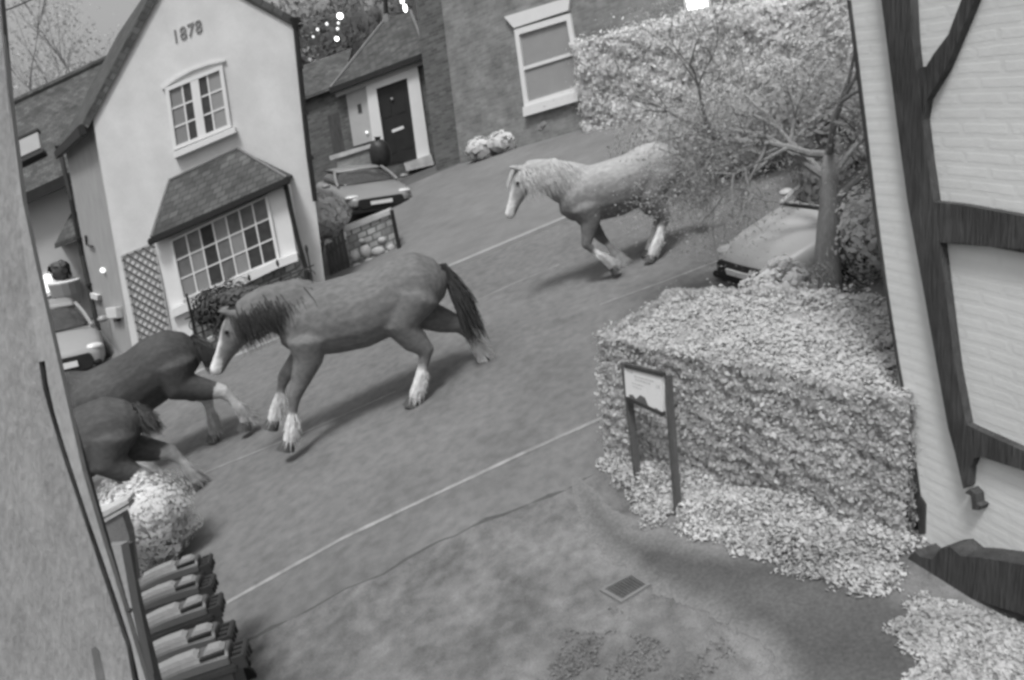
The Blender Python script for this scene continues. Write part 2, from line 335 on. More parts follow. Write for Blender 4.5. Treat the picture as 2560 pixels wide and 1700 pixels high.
at_ = po_.data.attributes.new('shade', 'FLOAT', 'POINT'); at_.data.foreach_set('value', np.clip((sd_[keep] + .045) / .16, 0, 1) * np.clip(.85 + .15 * vn2(PQ[keep], 6, 5), 0, 1).astype(np.float32))
gp = [gl(*q) for q in [(640, 1612), (860, 1490), (1060, 1390), (1300, 1290), (1440, 1330), (1480, 1430), (1300, 1560), (1000, 1640), (700, 1690)]]
ground_sheet('verge_slab', gp, M['pave'], .034) if False else None

# drain cover
dq = [G(*q) for q in [(1513, 1480), (1578, 1447), (1614, 1470), (1556, 1505)]]
t = thing('drain_cover', 'small square iron drain cover with a pale stone frame set in the verge', 'drain', sum(dq) / 4)
c0 = sum(dq) / 4
mb = MB()
for i in range(4):
    a_, b_ = dq[i], dq[(i + 1) % 4]; o1 = c0 + (a_ - c0) * 1.28; o2 = c0 + (b_ - c0) * 1.28; i1 = c0 + (a_ - c0) * 1.02; i2 = c0 + (b_ - c0) * 1.02
    mb.prism([q + Z * .026 for q in (i1, o1, o2, i2)], (0, 0, -.04))
mb.build('frame', M['pave'], t)
mb = MB()
for k in range(9):
    s_ = (k + .2) / 9; e_ = (k + .8) / 9
    mb.prism([lerp(dq[0], dq[1], s_) + Z * .021, lerp(dq[0], dq[1], e_) + Z * .021, lerp(dq[3], dq[2], e_) + Z * .021, lerp(dq[3], dq[2], s_) + Z * .021], (0, 0, -.02))
mb.prism([q + Z * .014 for q in dq], (0, 0, -.01))
mb.build('grate', M['grate'], t)

# ------------------------------------------------------------------ foliage helpers
def leaf_mesh(name, pts, nrm, size, mat, parent=None, org=None, jit=.9, aspect=1.8, shade=None, seed=3, smooth=False):
    r = np.random.default_rng(seed); n = len(pts); pts = np.asarray(pts, float)
    d = nrm + r.normal(0, jit, (n, 3)); d /= np.linalg.norm(d, axis=1)[:, None] + 1e-9
    t = np.cross(d, r.normal(0, 1, (n, 3))); t /= np.linalg.norm(t, axis=1)[:, None] + 1e-9; b = np.cross(d, t)
    s = size * (r.lognormal(-.08, .38, n).clip(.4, 2.2))[:, None]; a = t * s * aspect / 2; c = b * s / 2
    fold = d * s * .22
    V = np.stack([pts - a, pts - c * 1. + fold, pts + a, pts + c * 1. + fold], 1).reshape(-1, 3)
    root = WORG[parent.name] if parent is not None else (np.asarray(org, float) if org is not None else np.zeros(3))
    V = V - root
    me = bpy.data.meshes.new(name); me.vertices.add(4 * n); me.vertices.foreach_set('co', V.ravel())
    me.loops.add(4 * n); me.loops.foreach_set('vertex_index', np.arange(4 * n)); me.polygons.add(n)
    me.polygons.foreach_set('loop_start', np.arange(0, 4 * n, 4)); me.polygons.foreach_set('loop_total', np.full(n, 4))
    me.materials.append(mat); me.update(calc_edges=True)
    at = me.attributes.new('shade', 'FLOAT', 'FACE'); sh = r.beta(2, 2, n) if shade is None else np.clip(shade + r.normal(0, .06, n), 0, 1)
    at.data.foreach_set('value', sh.astype(np.float32))
    o = bpy.data.objects.new(name, me); C.objects.link(o)
    if parent is not None: o.parent = parent; WORG[o.name] = root
    else: o.location = tuple(root); WORG[o.name] = root
    return o
def vnoise(P, s, seed=0):                         # cheap smooth noise by summed sines
    r = np.random.default_rng(seed); v = np.zeros(len(P))
    for k in range(7):
        q = r.normal(0, 1, 3) * s * (1 + .35 * k); v += np.sin(P @ q + r.uniform(0, 6.3)) / (1 + .2 * k)
    return v / 3.0
def blob_cloud(c, rad, n, seed=0, lump=.18, shell=.35):   # leaves through an uneven ellipsoid
    r = np.random.default_rng(seed); d = r.normal(0, 1, (n, 3)); d /= np.linalg.norm(d, axis=1)[:, None]
    rr = (1 - shell * r.random(n) ** 1.5) * (1 + lump * vnoise(d, 3.2, seed + 5))
    return np.asarray(c) + d * rr[:, None] * np.asarray(rad), d
def bush(name, label, cat, base, c, rad, n, size, mat, seed=0, lump=.2, group=None, stems=5, shell=.6, core=True, aspect=1.8):
    t = thing(name, label, cat, base, group)
    P, d = blob_cloud(c, rad, n, seed, lump, shell)
    sh = .5 + .28 * vnoise(P, 2.5 / max(rad), seed + 9)
    leaf_mesh('foliage', P, d, size, mat, t, seed=seed, shade=sh, aspect=aspect)
    mb = MB(); r = np.random.default_rng(seed + 2)
    for k in range(stems):
        e = np.asarray(c) + r.normal(0, .35, 3) * np.asarray(rad); bb = np.asarray(base) + np.array([r.normal(0, .05), r.normal(0, .05), -.03])
        mb.tube([bb, lerp(bb, e, .5) + r.normal(0, .03, 3), e], [.016, .012, .006], 6)
    mb.build('stem', M['bark'], t)
    return t
def hedge(name, label, foot, hts, n, size, mat, seed=0, rnd=.14, lump=.06, cat='hedge', base=None, core_in=.12, shade_top=None):
    # foot = 4 ground points (front-left, front-right, back-right, back-left), hts = height at each
    t = thing(name, label, cat, foot[0])
    r = np.random.default_rng(seed); foot = [np.asarray(q) for q in foot]; top = [foot[i] + Z * hts[i] for i in range(4)]
    quads = [(top[3], top[2], top[1], top[0])] + [(top[i], top[(i + 1) % 4], foot[(i + 1) % 4], foot[i]) for i in range(4)]
    areas = [np.linalg.norm(np.cross(q[1] - q[0], q[3] - q[0])) for q in quads]; cen = sum(foot) / 4 + Z * np.mean(hts) / 2
    PP = []; NN = []
    for q, A in zip(quads, areas):
        m = int(n * A / sum(areas)); s = r.random(m)[:, None]; u = r.random(m)[:, None]
        P = (q[0] * (1 - s) + q[1] * s) * (1 - u) + (q[3] * (1 - s) + q[2] * s) * u
        nn = unit(np.cross(q[1] - q[0], q[3] - q[0])); nn = nn if nn @ (sum(q) / 4 - cen) > 0 else -nn
        PP.append(P); NN.append(np.tile(nn, (m, 1)))
    P = np.concatenate(PP); Nn = np.concatenate(NN)
    # round the edges: pull points near two faces inwards
    cx = P - cen; ax = [unit(foot[1] - foot[0]), unit(foot[3] - foot[0]), Z]
    ext = [np.abs((np.array(foot + top) - cen) @ a_).max() for a_ in ax]
    dd = np.stack([1 - np.abs(cx @ ax[i]) / ext[i] for i in range(3)], 1) * np.array(ext)
    dd[:, 2] = np.where(cx @ Z > 0, dd[:, 2], 9)
    ds = np.sort(dd, 1); pull = np.clip(1 - (ds[:, 1]) / rnd, 0, 1) ** 2 * rnd * .62
    P = P - unit_rows(cx) * pull[:, None]
    nz = vnoise(P, 3.0, seed + 1); nz2 = vnoise(P, 9.0, seed + 4)
    P = P + Nn * (lump * nz + lump * .6 * nz2 + lump * .4 * vnoise(P, 22., seed + 6) - r.exponential(size * 1.4, len(P)) + (r.random(len(P)) < .05) * r.exponential(size * 2.2, len(P)))[:, None] + r.normal(0, size * .35, P.shape)
    sh = .5 + .16 * nz2 + .2 * vnoise(P, 1.3, seed + 7) + .12 * vnoise(P, 22., seed + 6)
    leaf_mesh('foliage', P, Nn, size, mat, t, seed=seed, shade=sh, jit=.38)
    sel = r.random(len(P)) < .005; mbs = MB()
    for q, nn in zip(P[sel], Nn[sel]):
        d_ = unit(nn + Z * .5 + r.normal(0, .45, 3)); l_ = size * r.uniform(1.5, 4.5); mbs.tube([q - d_ * l_ * .4, q + d_ * l_ * .4, q + unit(d_ + r.normal(0, .3, 3)) * l_], [size * .10, size * .08, size * .04], 3, cap=False)
    tag(mbs.build('shoots', M['core'], t, fixn=False), kind='stuff')
    mb = MB(); ins = lambda q, up: cen + (q - cen) * (1 - core_in) if up else np.array([*(cen + (q - cen) * (1 - core_in))[:2], q[2]])
    fr = [ins(q, False) for q in foot]; tp = [ins(q, True) for q in top]
    mb.loft([fr, tp]); mb.build('twigs', M['core'], t)
    return t
def unit_rows(a): return a / (np.linalg.norm(a, axis=1)[:, None] + 1e-9)
def branch_tree(mb, base, d, L, r0, lvl, seed, tw, droop=0, spread=.55, nsub=(3, 5)):
    r = np.random.default_rng(seed); pts = [np.asarray(base, float)]; dd = unit(d); n = 5
    for i in range(n):
        dd = unit(dd + r.normal(0, .13, 3) + np.array([0, 0, .04 - droop])); pts.append(pts[-1] + dd * L / n)
    mb.tube(pts, [max(.0035, r0 * (1 - .75 * i / n)) for i in range(n + 1)], 7 if lvl > 1 else 4 if lvl else 3, cap=False)
    if lvl == 0: tw.append(pts[-1]); return
    for k in range(r.integers(*nsub)):
        i = r.integers(2, n + 1); ax = unit(r.normal(0, 1, 3)); nd = unit(unit(pts[i] - pts[i - 1]) + ax * spread * r.uniform(.7, 1.5))
        branch_tree(mb, pts[i], nd, L * r.uniform(.5, .75), r0 * .5, lvl - 1, int(r.integers(1e9)), tw, droop, spread, nsub)
def tree(name, label, base, d, L, r0, lvl, seed, mat, leafmat=None, leaves=0, lsize=.06, lrad=.3, group=None, droop=0, spread=.55, nsub=(3, 5), extra=()):
    t = thing(name, label, 'tree', base, group); tw = []
    mb = MB(); r = np.random.default_rng(seed)
    mt = MB(); pts = [np.asarray(base, float) - Z * .05]; dd = unit(d)
    for i in range(6): dd = unit(dd + r.normal(0, .05, 3)); pts.append(pts[-1] + dd * L / 6)
    mt.tube(pts, [r0 * (1.35 if i == 0 else 1 - .5 * i / 6) for i in range(7)], 10)
    mt.build('trunk', mat, t, smooth=True)
    for k in range(r.integers(6, 8)):
        i = r.integers(2, 7); ax = unit(r.normal(0, 1, 3)); branch_tree(mb, pts[i], unit(dd + ax * spread * 1.3), L * r.uniform(.6, .95), r0 * .30, lvl, int(r.integers(1e9)), tw, droop, spread, nsub)
    for e in extra: branch_tree(mb, pts[e[0]], e[1], e[2], r0 * e[3], lvl, int(r.integers(1e9)), tw, droop, spread, nsub)
    mb.build('crown', mat, t, fixn=False)
    if leaves:
        T = np.array(tw); P = T[r.integers(0, len(T), leaves)] + r.normal(0, lrad, (leaves, 3))
        leaf_mesh('leaves', P, np.tile(Z, (leaves, 1)), lsize, leafmat, t, seed=seed)
    return t

# ------------------------------------------------------------------ white gabled house
O = G(345, 942); HU = UX
HP = Pl(O, HU).lean(233, 300)
V_ = G(248, 828) - O; HD = np.linalg.norm(V_); V_ = V_ / HD
SP = Pl(O, V_, HP.Up)                             # its side wall
def H(u, v, w_): return O + HP.U * u + V_ * v + HP.Up * w_
uvp = lambda x, y: HP.uv(HP.p(x, y))[:2]
eL = uvp(233, 296); eR = uvp(734, 66); ap = uvp(441, -94); rb = uvp(788, 500)
urb = rb[0] + (rb[0] - eR[0]) * rb[1] / (eR[1] - rb[1])
house = thing('cottage', 'white rendered gable cottage dated 1878 with a slate roofed bay window', 'house', O)
mb = MB(); mb.prism([H(0, 0, -.3), H(urb, 0, -.3), H(eR[0], 0, eR[1]), H(ap[0], 0, ap[1]), H(0, 0, eL[1])], V_ * HD)
wall = mb.build('wall', M['render_'], house)
# flank skin: side wall's shade put into a darker render, a few millimetres proud
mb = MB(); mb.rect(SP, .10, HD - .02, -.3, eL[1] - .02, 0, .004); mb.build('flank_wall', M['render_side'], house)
# roof slabs
roofmb = MB()
def slabroof(e, a, v0, v1, over, th):
    e = np.array(e); a = np.array(a); d = unit(np.append(e - a, 0))[:2]; e2 = e + d * over
    nrm = np.array([-d[1], d[0]]); nrm = nrm if nrm[1] > 0 else -nrm
    q = [H(a[0], v0, a[1]), H(e2[0], v0, e2[1]), H(e2[0] + nrm[0] * th, v0, e2[1] + nrm[1] * th), H(a[0] + nrm[0] * th, v0, a[1] + nrm[1] * th + .02)]
    roofmb.prism(q, V_ * (v1 - v0))
slabroof((0, eL[1]), ap, -.05, HD, .16, .13); slabroof(eR, ap, -.05, HD, .12, .10)
roof = roofmb.build('roof', M['slate'], house, plane=Pl(H(0, 0, eL[1]), V_, unit(H(ap[0], 0, ap[1]) - H(0, 0, eL[1]))))
mb = MB(); g0 = H(-.13, -.06, eL[1] - .20); mb.box(g0, -HP.U * .14, V_ * (HD + .1), Z * .19); mb.build('gutter', M['black'], house, bevel=.02)
def pipe(pl, pts, r, name, parent, d=.07, hop=True):
    P = [pl.p(x, y, d) for x, y in pts]; m_ = MB(); m_.tube(P, r, 8)
    if hop: m_.tube([P[0] + Z * .02, P[0] - Z * .16], [r * 2.0, r * 1.2], 8)
    n = len(P)
    for k in (.25, .5, .75):
        q = lerp(P[0], P[-1], k); m_.tube([q - Z * .03, q + Z * .03], r * 1.25, 8)
    return m_.build(name, M['black'], parent)
pipe(SP, [(148, 366), (178, 500), (205, 640), (246, 826)], .055, 'downpipe', house)
pr = pipe(HP, [(737, 48), (757, 250), (772, 390), (788, 503)], .045, 'downpipe', house)
mb = MB(); mb.tube([HP.p(738, 62, .09), HP.p(757, 60, .09)], .03, 8); mb.build('bracket', M['black'], pr)
# date numerals
def text_into(mb, body, fn, size, depth_fn, ext=.006):
    cu = bpy.data.curves.new('t', 'FONT'); cu.body = body; cu.size = size; cu.align_x = 'CENTER'; cu.extrude = ext; cu.resolution_u = 2
    ob = bpy.data.objects.new('t', cu); C.objects.link(ob); dg = bpy.context.evaluated_depsgraph_get()
    me = bpy.data.meshes.new_from_object(ob.evaluated_get(dg)); mb.add([fn(v.co.x, v.co.y, v.co.z + depth_fn) for v in me.vertices], [list(f.vertices) for f in me.polygons])
    bpy.data.objects.remove(ob); bpy.data.curves.remove(cu); bpy.data.meshes.remove(me)
c1 = uvp(470, 94); mb = MB(); text_into(mb, '1878', lambda x, y, z: HP.at(c1[0] + x, c1[1] + y, z), .27, .012); mb.build('date_numerals', mk('date_iron', .20, .3, 9, 30), house, fixn=False)
# upper window
wq = [(412, 220), (555, 162), (578, 318), (433, 377)]
def window_in(pl, q, parent, d, cols, rows, frame, bars, paneM, name='window', fill=None, barM='white', curtains=(), mull=None):
    win = MB()
    P = [pl.p(x, y, d) for x, y in q]; inn = [bil(P, s, t) for s, t in ((frame, frame), (1 - frame, frame), (1 - frame, 1 - frame), (frame, 1 - frame))]
    for i in range(4): win.prism([P[i], P[(i + 1) % 4], inn[(i + 1) % 4], inn[i]], -pl.N * (d + .01))
    if mull: win.prism([bil(P, .5 - mull, frame * .6) - pl.N * .004, bil(P, .5 + mull, frame * .6) - pl.N * .004, bil(P, .5 + mull, 1 - frame * .6) - pl.N * .004, bil(P, .5 - mull, 1 - frame * .6) - pl.N * .004], -pl.N * d * .8)
    o = win.build('window' if name is None else name, M[barM], parent)
    g = MB(); g.prism([q_ - pl.N * (d * .75) for q_ in inn], -pl.N * .008); g.build('pane', M[paneM], o)
    gb = MB(); T = .5 * bars
    wd = np.linalg.norm(P[1] - P[0]); hg = np.linalg.norm(P[3] - P[0])
    for k in range(1, cols):
        s = frame + (1 - 2 * frame) * k / cols; gb.prism([bil(P, s - T / wd, frame) - pl.N * .02, bil(P, s + T / wd, frame) - pl.N * .02, bil(P, s + T / wd, 1 - frame) - pl.N * .02, bil(P, s - T / wd, 1 - frame) - pl.N * .02], -pl.N * .02)
    for k in range(1, rows):
        s = frame + (1 - 2 * frame) * k / rows; gb.prism([bil(P, frame, s - T / hg) - pl.N * .022, bil(P, 1 - frame, s - T / hg) - pl.N * .022, bil(P, 1 - frame, s + T / hg) - pl.N * .022, bil(P, frame, s + T / hg) - pl.N * .022], -pl.N * .015)
    if gb.v: gb.build('glazing_bars', M[barM], o)
    for (c0, r0, c1_, r1, mm_) in curtains:
        m_ = MB(); s0, s1 = [frame + (1 - 2 * frame) * k / cols for k in (c0, c1_)]; t0, t1 = [frame + (1 - 2 * frame) * k / rows for k in (r0, r1)]
        m_.prism([bil(P, s0, t0) - pl.N * d * .68, bil(P, s1, t0) - pl.N * d * .68, bil(P, s1, t1) - pl.N * d * .68, bil(P, s0, t1) - pl.N * d * .68], -pl.N * .003); m_.build('curtain', M[mm_], o)
    return o
uw = window_in(HP, wq, house, .05, 4, 3, .06, .028, 'glass', mull=.07, curtains=[(0, 0, 1, 3, 'curtain'), (3, 0, 4, 3, 'blind')])
mb = MB(); mb.slab(HP, [(432, 381), (586, 317), (590, 332), (434, 398)], 0, .12); mb.build('sill', M['white'], uw, bevel=.01)
arch = [(404, 222), (440, 196), (480, 174), (520, 160), (563, 151)]
mb = MB()
for a_, b_ in zip(arch[:-1], arch[1:]): mb.bar(HP.p(*a_, .04), HP.p(*b_, .04), .035, .045, HP.N)
mb.build('arch_moulding', M['render_'], uw)
# bay window
BD = .52
FB = Pl(HP.O + HP.N * BD, HP.U, HP.Up)
bay = MB()
rt = [HP.p(424, 450, .0), HP.p(594, 371, .0)]; ef = [FB.p(378, 592, .12), FB.p(716, 443, .10)]; eb = [q - HP.N * (BD + .1) for q in ef]
bay.hull(rt + [q - HP.N * .12 for q in rt] + ef + eb + [q - Z * .05 for q in ef + eb])
bayroof = bay.build('bay_roof', M['slate2'], house, plane=Pl(ef[0], HP.U, unit(rt[0] - ef[0])))
mb = MB()
mb.tube([ef[0], rt[0], rt[1], ef[1]], .028, 8); mb.build('roof_flashing', M['lead'], bayroof)
mb = MB(); gdir = unit(ef[1] - ef[0]); mb.box(ef[0] - gdir * .05 - Z * .12, ef[1] - ef[0] + gdir * .12, HP.N * .10, Z * .11)
mb.build('bay_gutter', M['black'], house, bevel=.02)
pb = lambda x, y, d=0: FB.p(x, y, d)
bl, br = (392, 603), (700, 470)
corner = [pb(384, 600), pb(706, 462), pb(735, 650), pb(432, 770)]
mb = MB(); mb.prism([pb(386, 604), pb(712, 452), pb(742, 640), pb(426, 772)], -HP.N * (BD + .05)); mb.build('bay_wall', M['white'], house)
bw = window_in(FB, [(422, 603), (668, 487), (699, 648), (454, 752)], house, .05, 7, 3, .028, .024, 'glass_mid', name='bay_window',
     curtains=[(2, 1, 3, 2, 'glass'), (2, 2, 3, 3, 'glass'), (5, 1, 6, 2, 'glass'), (6, 1, 7, 2, 'glass'), (5, 2, 6, 3, 'glass'), (6, 2, 7, 3, 'glass'), (2, 0, 3, 1, 'glass'), (3, 0, 4, 1, 'curtain'), (1, 1, 2, 2, 'curtain'), (0, 2, 1, 3, 'curtain'), (1, 2, 2, 3, 'curtain'), (4, 1, 5, 2, 'curtain'), (4, 2, 5, 3, 'curtain')])
mb = MB(); mb.slab(FB, [(424, 776), (466, 757), (692, 650), (742, 632), (745, 652), (696, 670), (470, 778), (428, 796)], 0, .13); mb.build('sill', M['white'], bw)
mb = MB(); mb.slab(FB, [(432, 780), (470, 764), (492, 886), (462, 902)], .0, .03); mb.build('bay_pier', M['white'], house)
base_l, base_r = FB.uv(pb(450, 905)), FB.uv(pb(760, 760))
mb = MB(); mb.prism([FB.at(base_l[0], -.3), FB.at(base_r[0], -.3), pb(738, 652), pb(450, 785)], -HP.N * (BD + .05)); mb.build('bay_base', M['rubble'], house, plane=FB)
mb = MB(); pp = [FB.p(712, 450, .02), FB.p(726, 520, .02), FB.p(742, 590, .02), FB.p(765, 672, .02)]; mb.tube(pp, .04, 8); mb.tube([pp[-1] - Z * .02, pp[-1] - Z * .22], [.04, .08], 8)
mb.build('downpipe', M['black'], house)
mb = MB(); P = [FB.p(466, 735, .14), FB.p(484, 815, .14), FB.p(500, 900, .14)]; mb.tube(P, .022, 8); mb.build('downpipe', M['black'], house)
# plinth line
mb = MB(); mb.slab(HP, [(350, 938), (460, 889), (462, 896), (352, 946)], 0, .02); mb.build('plinth', M['black'], house)
# trellis on the front wall
tq = [(304, 641), (385, 608), (432, 868), (358, 904)]
tr = thing('trellis', 'tall grey diagonal trellis fixed to the white cottage wall left of the bay', 'trellis', HP.p(358, 904))
TP = [HP.p(x, y, .03) for x, y in tq]
mb = MB()
for i in range(4): mb.bar(TP[i], TP[(i + 1) % 4], .035, .02, HP.N)
mb.build('frame', M['trellis2'], tr)
def clipdiag(k, s):                               # diagonal in the unit square of the panel
    pts = []
    a_ = .34
    for sx in (0, 1):
        ty = k + (sx if s > 0 else 1 - sx) * a_
        pts.append((sx, ty))
    (x0, y0), (x1, y1) = pts
    out = []
    for t in (0, 1):
        x, y = (x0, y0) if t == 0 else (x1, y1)
        yy = min(max(y, 0), 1)
        if y != yy: x = x0 + (x1 - x0) * (yy - y0) / (y1 - y0)
        if not -1e-6 <= x <= 1 + 1e-6: return None
        out.append((x, yy))
    if abs(out[0][0] - out[1][0]) < .03: return None
    return out
for s, nm, mt, dp_ in ((1, 'slat', 'trellis', .0), (-1, 'cross_slat', 'trellis2', -.012)):
    mb = MB()
    for k in np.arange(-.30, 1.0, .083):
        q = clipdiag(k, s)
        if q: mb.bar(bil(TP, *q[0]) + HP.N * dp_, bil(TP, *q[1]) + HP.N * dp_, .034 if s > 0 else .022, .008, HP.N)
    mb.build('slats' if s > 0 else 'cross_slats', M[mt], tr)
# fittings of the flank wall
t = thing('alarm_box', 'small round white lamp high on the cottage side wall', 'wall lamp', SP.p(257, 676)); mb = MB(); mb.ball(SP.p(257, 676, .06), .055); mb.build('globe', M['bulb_dim'], t); mb = MB(); mb.tube([SP.p(257, 676), SP.p(257, 676, .05)], .03); mb.build('bracket', M['white'], t)
t.name = 'wall_lamp'
t = thing('meter_box', 'white meter box low on the cottage side wall', 'meter box', SP.p(275, 790)); mb = MB(); mb.slab(SP, [(262, 770), (288, 768), (292, 796), (268, 797)], .004, .12); mb.build('case', M['box'], t, bevel=.015); mb = MB(); mb.slab(SP, [(282, 797), (291, 796), (292, 804), (284, 806)], .004, .08); mb.build('cable_gland', M['black'], t)
t = thing('pipe_bracket', 'small white pipe junction beside the black downpipe', 'junction', SP.p(235, 741)); mb = MB(); mb.slab(SP, [(224, 732), (243, 738), (244, 752), (227, 747)], .004, .09); mb.build('cover', M['box'], t, bevel=.01)
t.name = 'junction_box'
t = thing('tap', 'dark outside tap bracket on the cottage side wall', 'tap', SP.p(215, 607)); mb = MB(); mb.tube([SP.p(214, 590, .05), SP.p(217, 612, .05), SP.p(231, 617, .05)], .025); mb.tube([SP.p(214, 590, 0), SP.p(214, 590, .05)], .02); mb.build('pipework', M['iron'], t)

# ------------------------------------------------------------------ grey terrace behind, at the left
tb = G(232, 800)
TPl = Pl(tb, UX)
ter = thing('terrace_house', 'grey rendered house with a dark slate roof and skylight behind the cottage', 'house', tb)
yb = TPl.p(150, 470); ue, we, _ = TPl.uv(yb)
mb = MB(); mb.prism([TPl.at(-9, -.5), TPl.at(3.2, -.5), TPl.at(3.2, we), TPl.at(-9, we)], -TPl.N * 6); mb.build('wall', M['render_far'], ter)
e0, e1 = TPl.p(-60, 545, .35), TPl.p(175, 437, .35)
r0, r1 = TPl.p(-60, 303, -3.2), TPl.p(232, 166, -3.2)
ex = unit(e1 - e0); e1b = e1 + ex * 2.5; r1b = r1 + unit(r1 - r0) * 2.5
rn = unit(np.cross(e1 - e0, r0 - e0)); rn = rn if rn[2] > 0 else -rn
mb = MB(); mb.prism([e0, e1b, r1b, r0], -rn * .18)
rf = mb.build('roof', M['slate'], ter, plane=Pl(e0, ex, unit(r0 - e0)))
mb = MB(); mb.tube([r0 + rn * .02, r1b + rn * .02], .10, 8); mb.build('ridge_tiles', M['slate2'], rf, plane=TPl)
RP = Pl(lerp(e0, e1, .5), ex, unit(r0 - e0))
mb = MB(); mb.slab(RP, [(30, 352), (93, 324), (101, 369), (38, 398)], 0, .10); sk = mb.build('skylight', M['blind'], ter)
mb = MB(); mb.slab(RP, [(20, 412), (107, 371), (108, 379), (22, 420)], 0, .16); mb.build('sill_flashing', M['black'], sk)
mb = MB(); mb.slab(RP, [(28, 349), (93, 320), (93, 326), (28, 355)], 0, .14); mb.build('head_flashing', M['black'], sk)
mb = MB(); mb.box(e0 - Z * .22, e1b - e0, TPl.N * .14, Z * .26); mb.build('gutter', M['black'], ter)
q = lambda x, y, d=0: TPl.p(x, y, d)
mb = MB(); mb.prism([q(136, 602, .7), q(186, 575, .7), q(205, 590, .7), q(205, 520, .02), q(178, 545, .02)], -Z * .05) if False else mb.hull([q(136, 610, .7), q(210, 582, .7), q(137, 622, .7), q(210, 596, .7), q(176, 535, 0), q(212, 520, 0), q(150, 612, 0), q(212, 590, 0)])
mb.build('porch_hood', M['slate'], ter, plane=TPl)
mb = MB(); mb.slab(TPl, [(95, 690), (131, 672), (140, 730), (104, 752)], 0, .05); lw = mb.build('window', M['white'], ter)
mb = MB(); mb.slab(TPl, [(102, 692), (127, 680), (134, 724), (109, 738)], .05, .056); mb.build('pane', M['litpane'], lw)
t = thing('planter', 'grey round planter with a pale rim against the terrace wall', 'planter', TPl.p(165, 735, .4)); mb = MB(); c0 = TPl.p(162, 715, .5)
mb.loft([[c0 + np.array([math.cos(a) * r, math.sin(a) * r, z]) for a in np.linspace(0, 6.283, 14, endpoint=False)] for r, z in ((.28, -.5), (.36, -.2), (.38, .12))]); mb.build('bowl', M['car_grey'], t)
mb = MB(); mb.loft([[c0 + np.array([math.cos(a) * r, math.sin(a) * r, z]) for a in np.linspace(0, 6.283, 14, endpoint=False)] for r, z in ((.38, .10), (.39, .14), (.34, .16))]); mb.build('rim', M['box'], t)
bush('potted_shrub', 'small dark rounded shrub growing in the grey planter', 'shrub', c0 + Z * .15, c0 + Z * .42, (.26, .26, .26), 500, .07, M['leaf_dark'], 31, stems=2)

# ------------------------------------------------------------------ porch building with front door
pO = G(1077, 414); pO2 = G(955, 462)
PP_ = Pl(pO, pO - pO2).lean(1042, 150)
porch = thing('brick_porch', 'brick entrance porch with a hipped slate roof and white framed dark door', 'porch', pO)
pq = lambda x, y, d=0: PP_.p(x, y, d)
mb = MB(); mb.prism([pq(838, 226), pq(1058, 143), pq(1092, 412), pq(1090, 440), pq(885, 510)], -PP_.N * 3); mb.build('wall', M['brick_dark'], porch, plane=PP_)
ef = [pq(826, 219, .22), pq(1066, 128, .22)]; eb = [a_ - PP_.N * 3.2 for a_ in ef]; rg = [pq(966, 44, -1.3), pq(1026, 26, -1.3)]
mb = MB(); mb.hull(ef + eb + rg + [a_ - Z * .08 for a_ in ef + eb]); prf = mb.build('roof', M['slate'], porch, plane=Pl(ef[0], ef[1] - ef[0], unit(rg[0] - ef[0])))
mb = MB(); mb.tube([ef[0], rg[0], rg[1], ef[1]], .05, 6); mb.build('hip_tiles', M['lead'], prf)
mb = MB(); mb.box(ef[0] - Z * .17, ef[1] - ef[0], PP_.N * .12, Z * .15); mb.build('gutter', M['black'], porch)
mb = MB(); mb.slab(PP_, [(838, 232), (1062, 146), (1063, 158), (840, 243)], 0, .16); mb.build('fascia', M['offwhite'], porch)
mb = MB(); mb.slab(PP_, [(864, 232), (914, 212), (938, 350), (884, 366)], 0, .03); mb.build('side_panel', M['offwhite'], porch)
dr = MB(); dr.slab(PP_, [(913, 205), (1042, 156), (1078, 410), (1043, 398), (1017, 195), (940, 222), (966, 395), (936, 392)], 0, .12); sur = dr.build('door_surround', M['white'], porch)
mb = MB(); mb.slab(PP_, [(939, 221), (1017, 194), (1045, 396), (968, 410)], 0, .04); dr = mb.build('door', M['black'], porch)
mb = MB(); mb.slab(PP_, [(979, 325), (1008, 314), (1010, 321), (981, 332)], .04, .06); mb.build('letterbox', M['box'], dr)
mb = MB(); mb.ball(pq(980, 248, .06), .05); mb.build('knocker', M['rim'], dr)
mb = MB()
for a_ in ([(950, 240), (972, 232), (980, 290), (958, 298)], [(985, 227), (1007, 219), (1016, 278), (994, 286)], [(962, 340), (985, 332), (992, 380), (969, 388)], [(998, 327), (1022, 319), (1030, 368), (1006, 376)]): mb.slab(PP_, a_, .04, .052)
mb.build('door_panels', M['black'], dr, bevel=.006)
mb = MB(); mb.slab(PP_, [(893, 262), (902, 259), (905, 280), (896, 283)], .03, .05); mb.build('plaque', M['plaque'], porch)
mb = MB(); mb.ball(pq(917, 331, .06), .04); mb.build('doorbell', M['bulb_dim'], porch)
mb = MB(); mb.slab(PP_, [(1010, 408), (1078, 385), (1085, 412), (1016, 428)], 0, .35); mb.build('doorstep', M['stone'], porch)
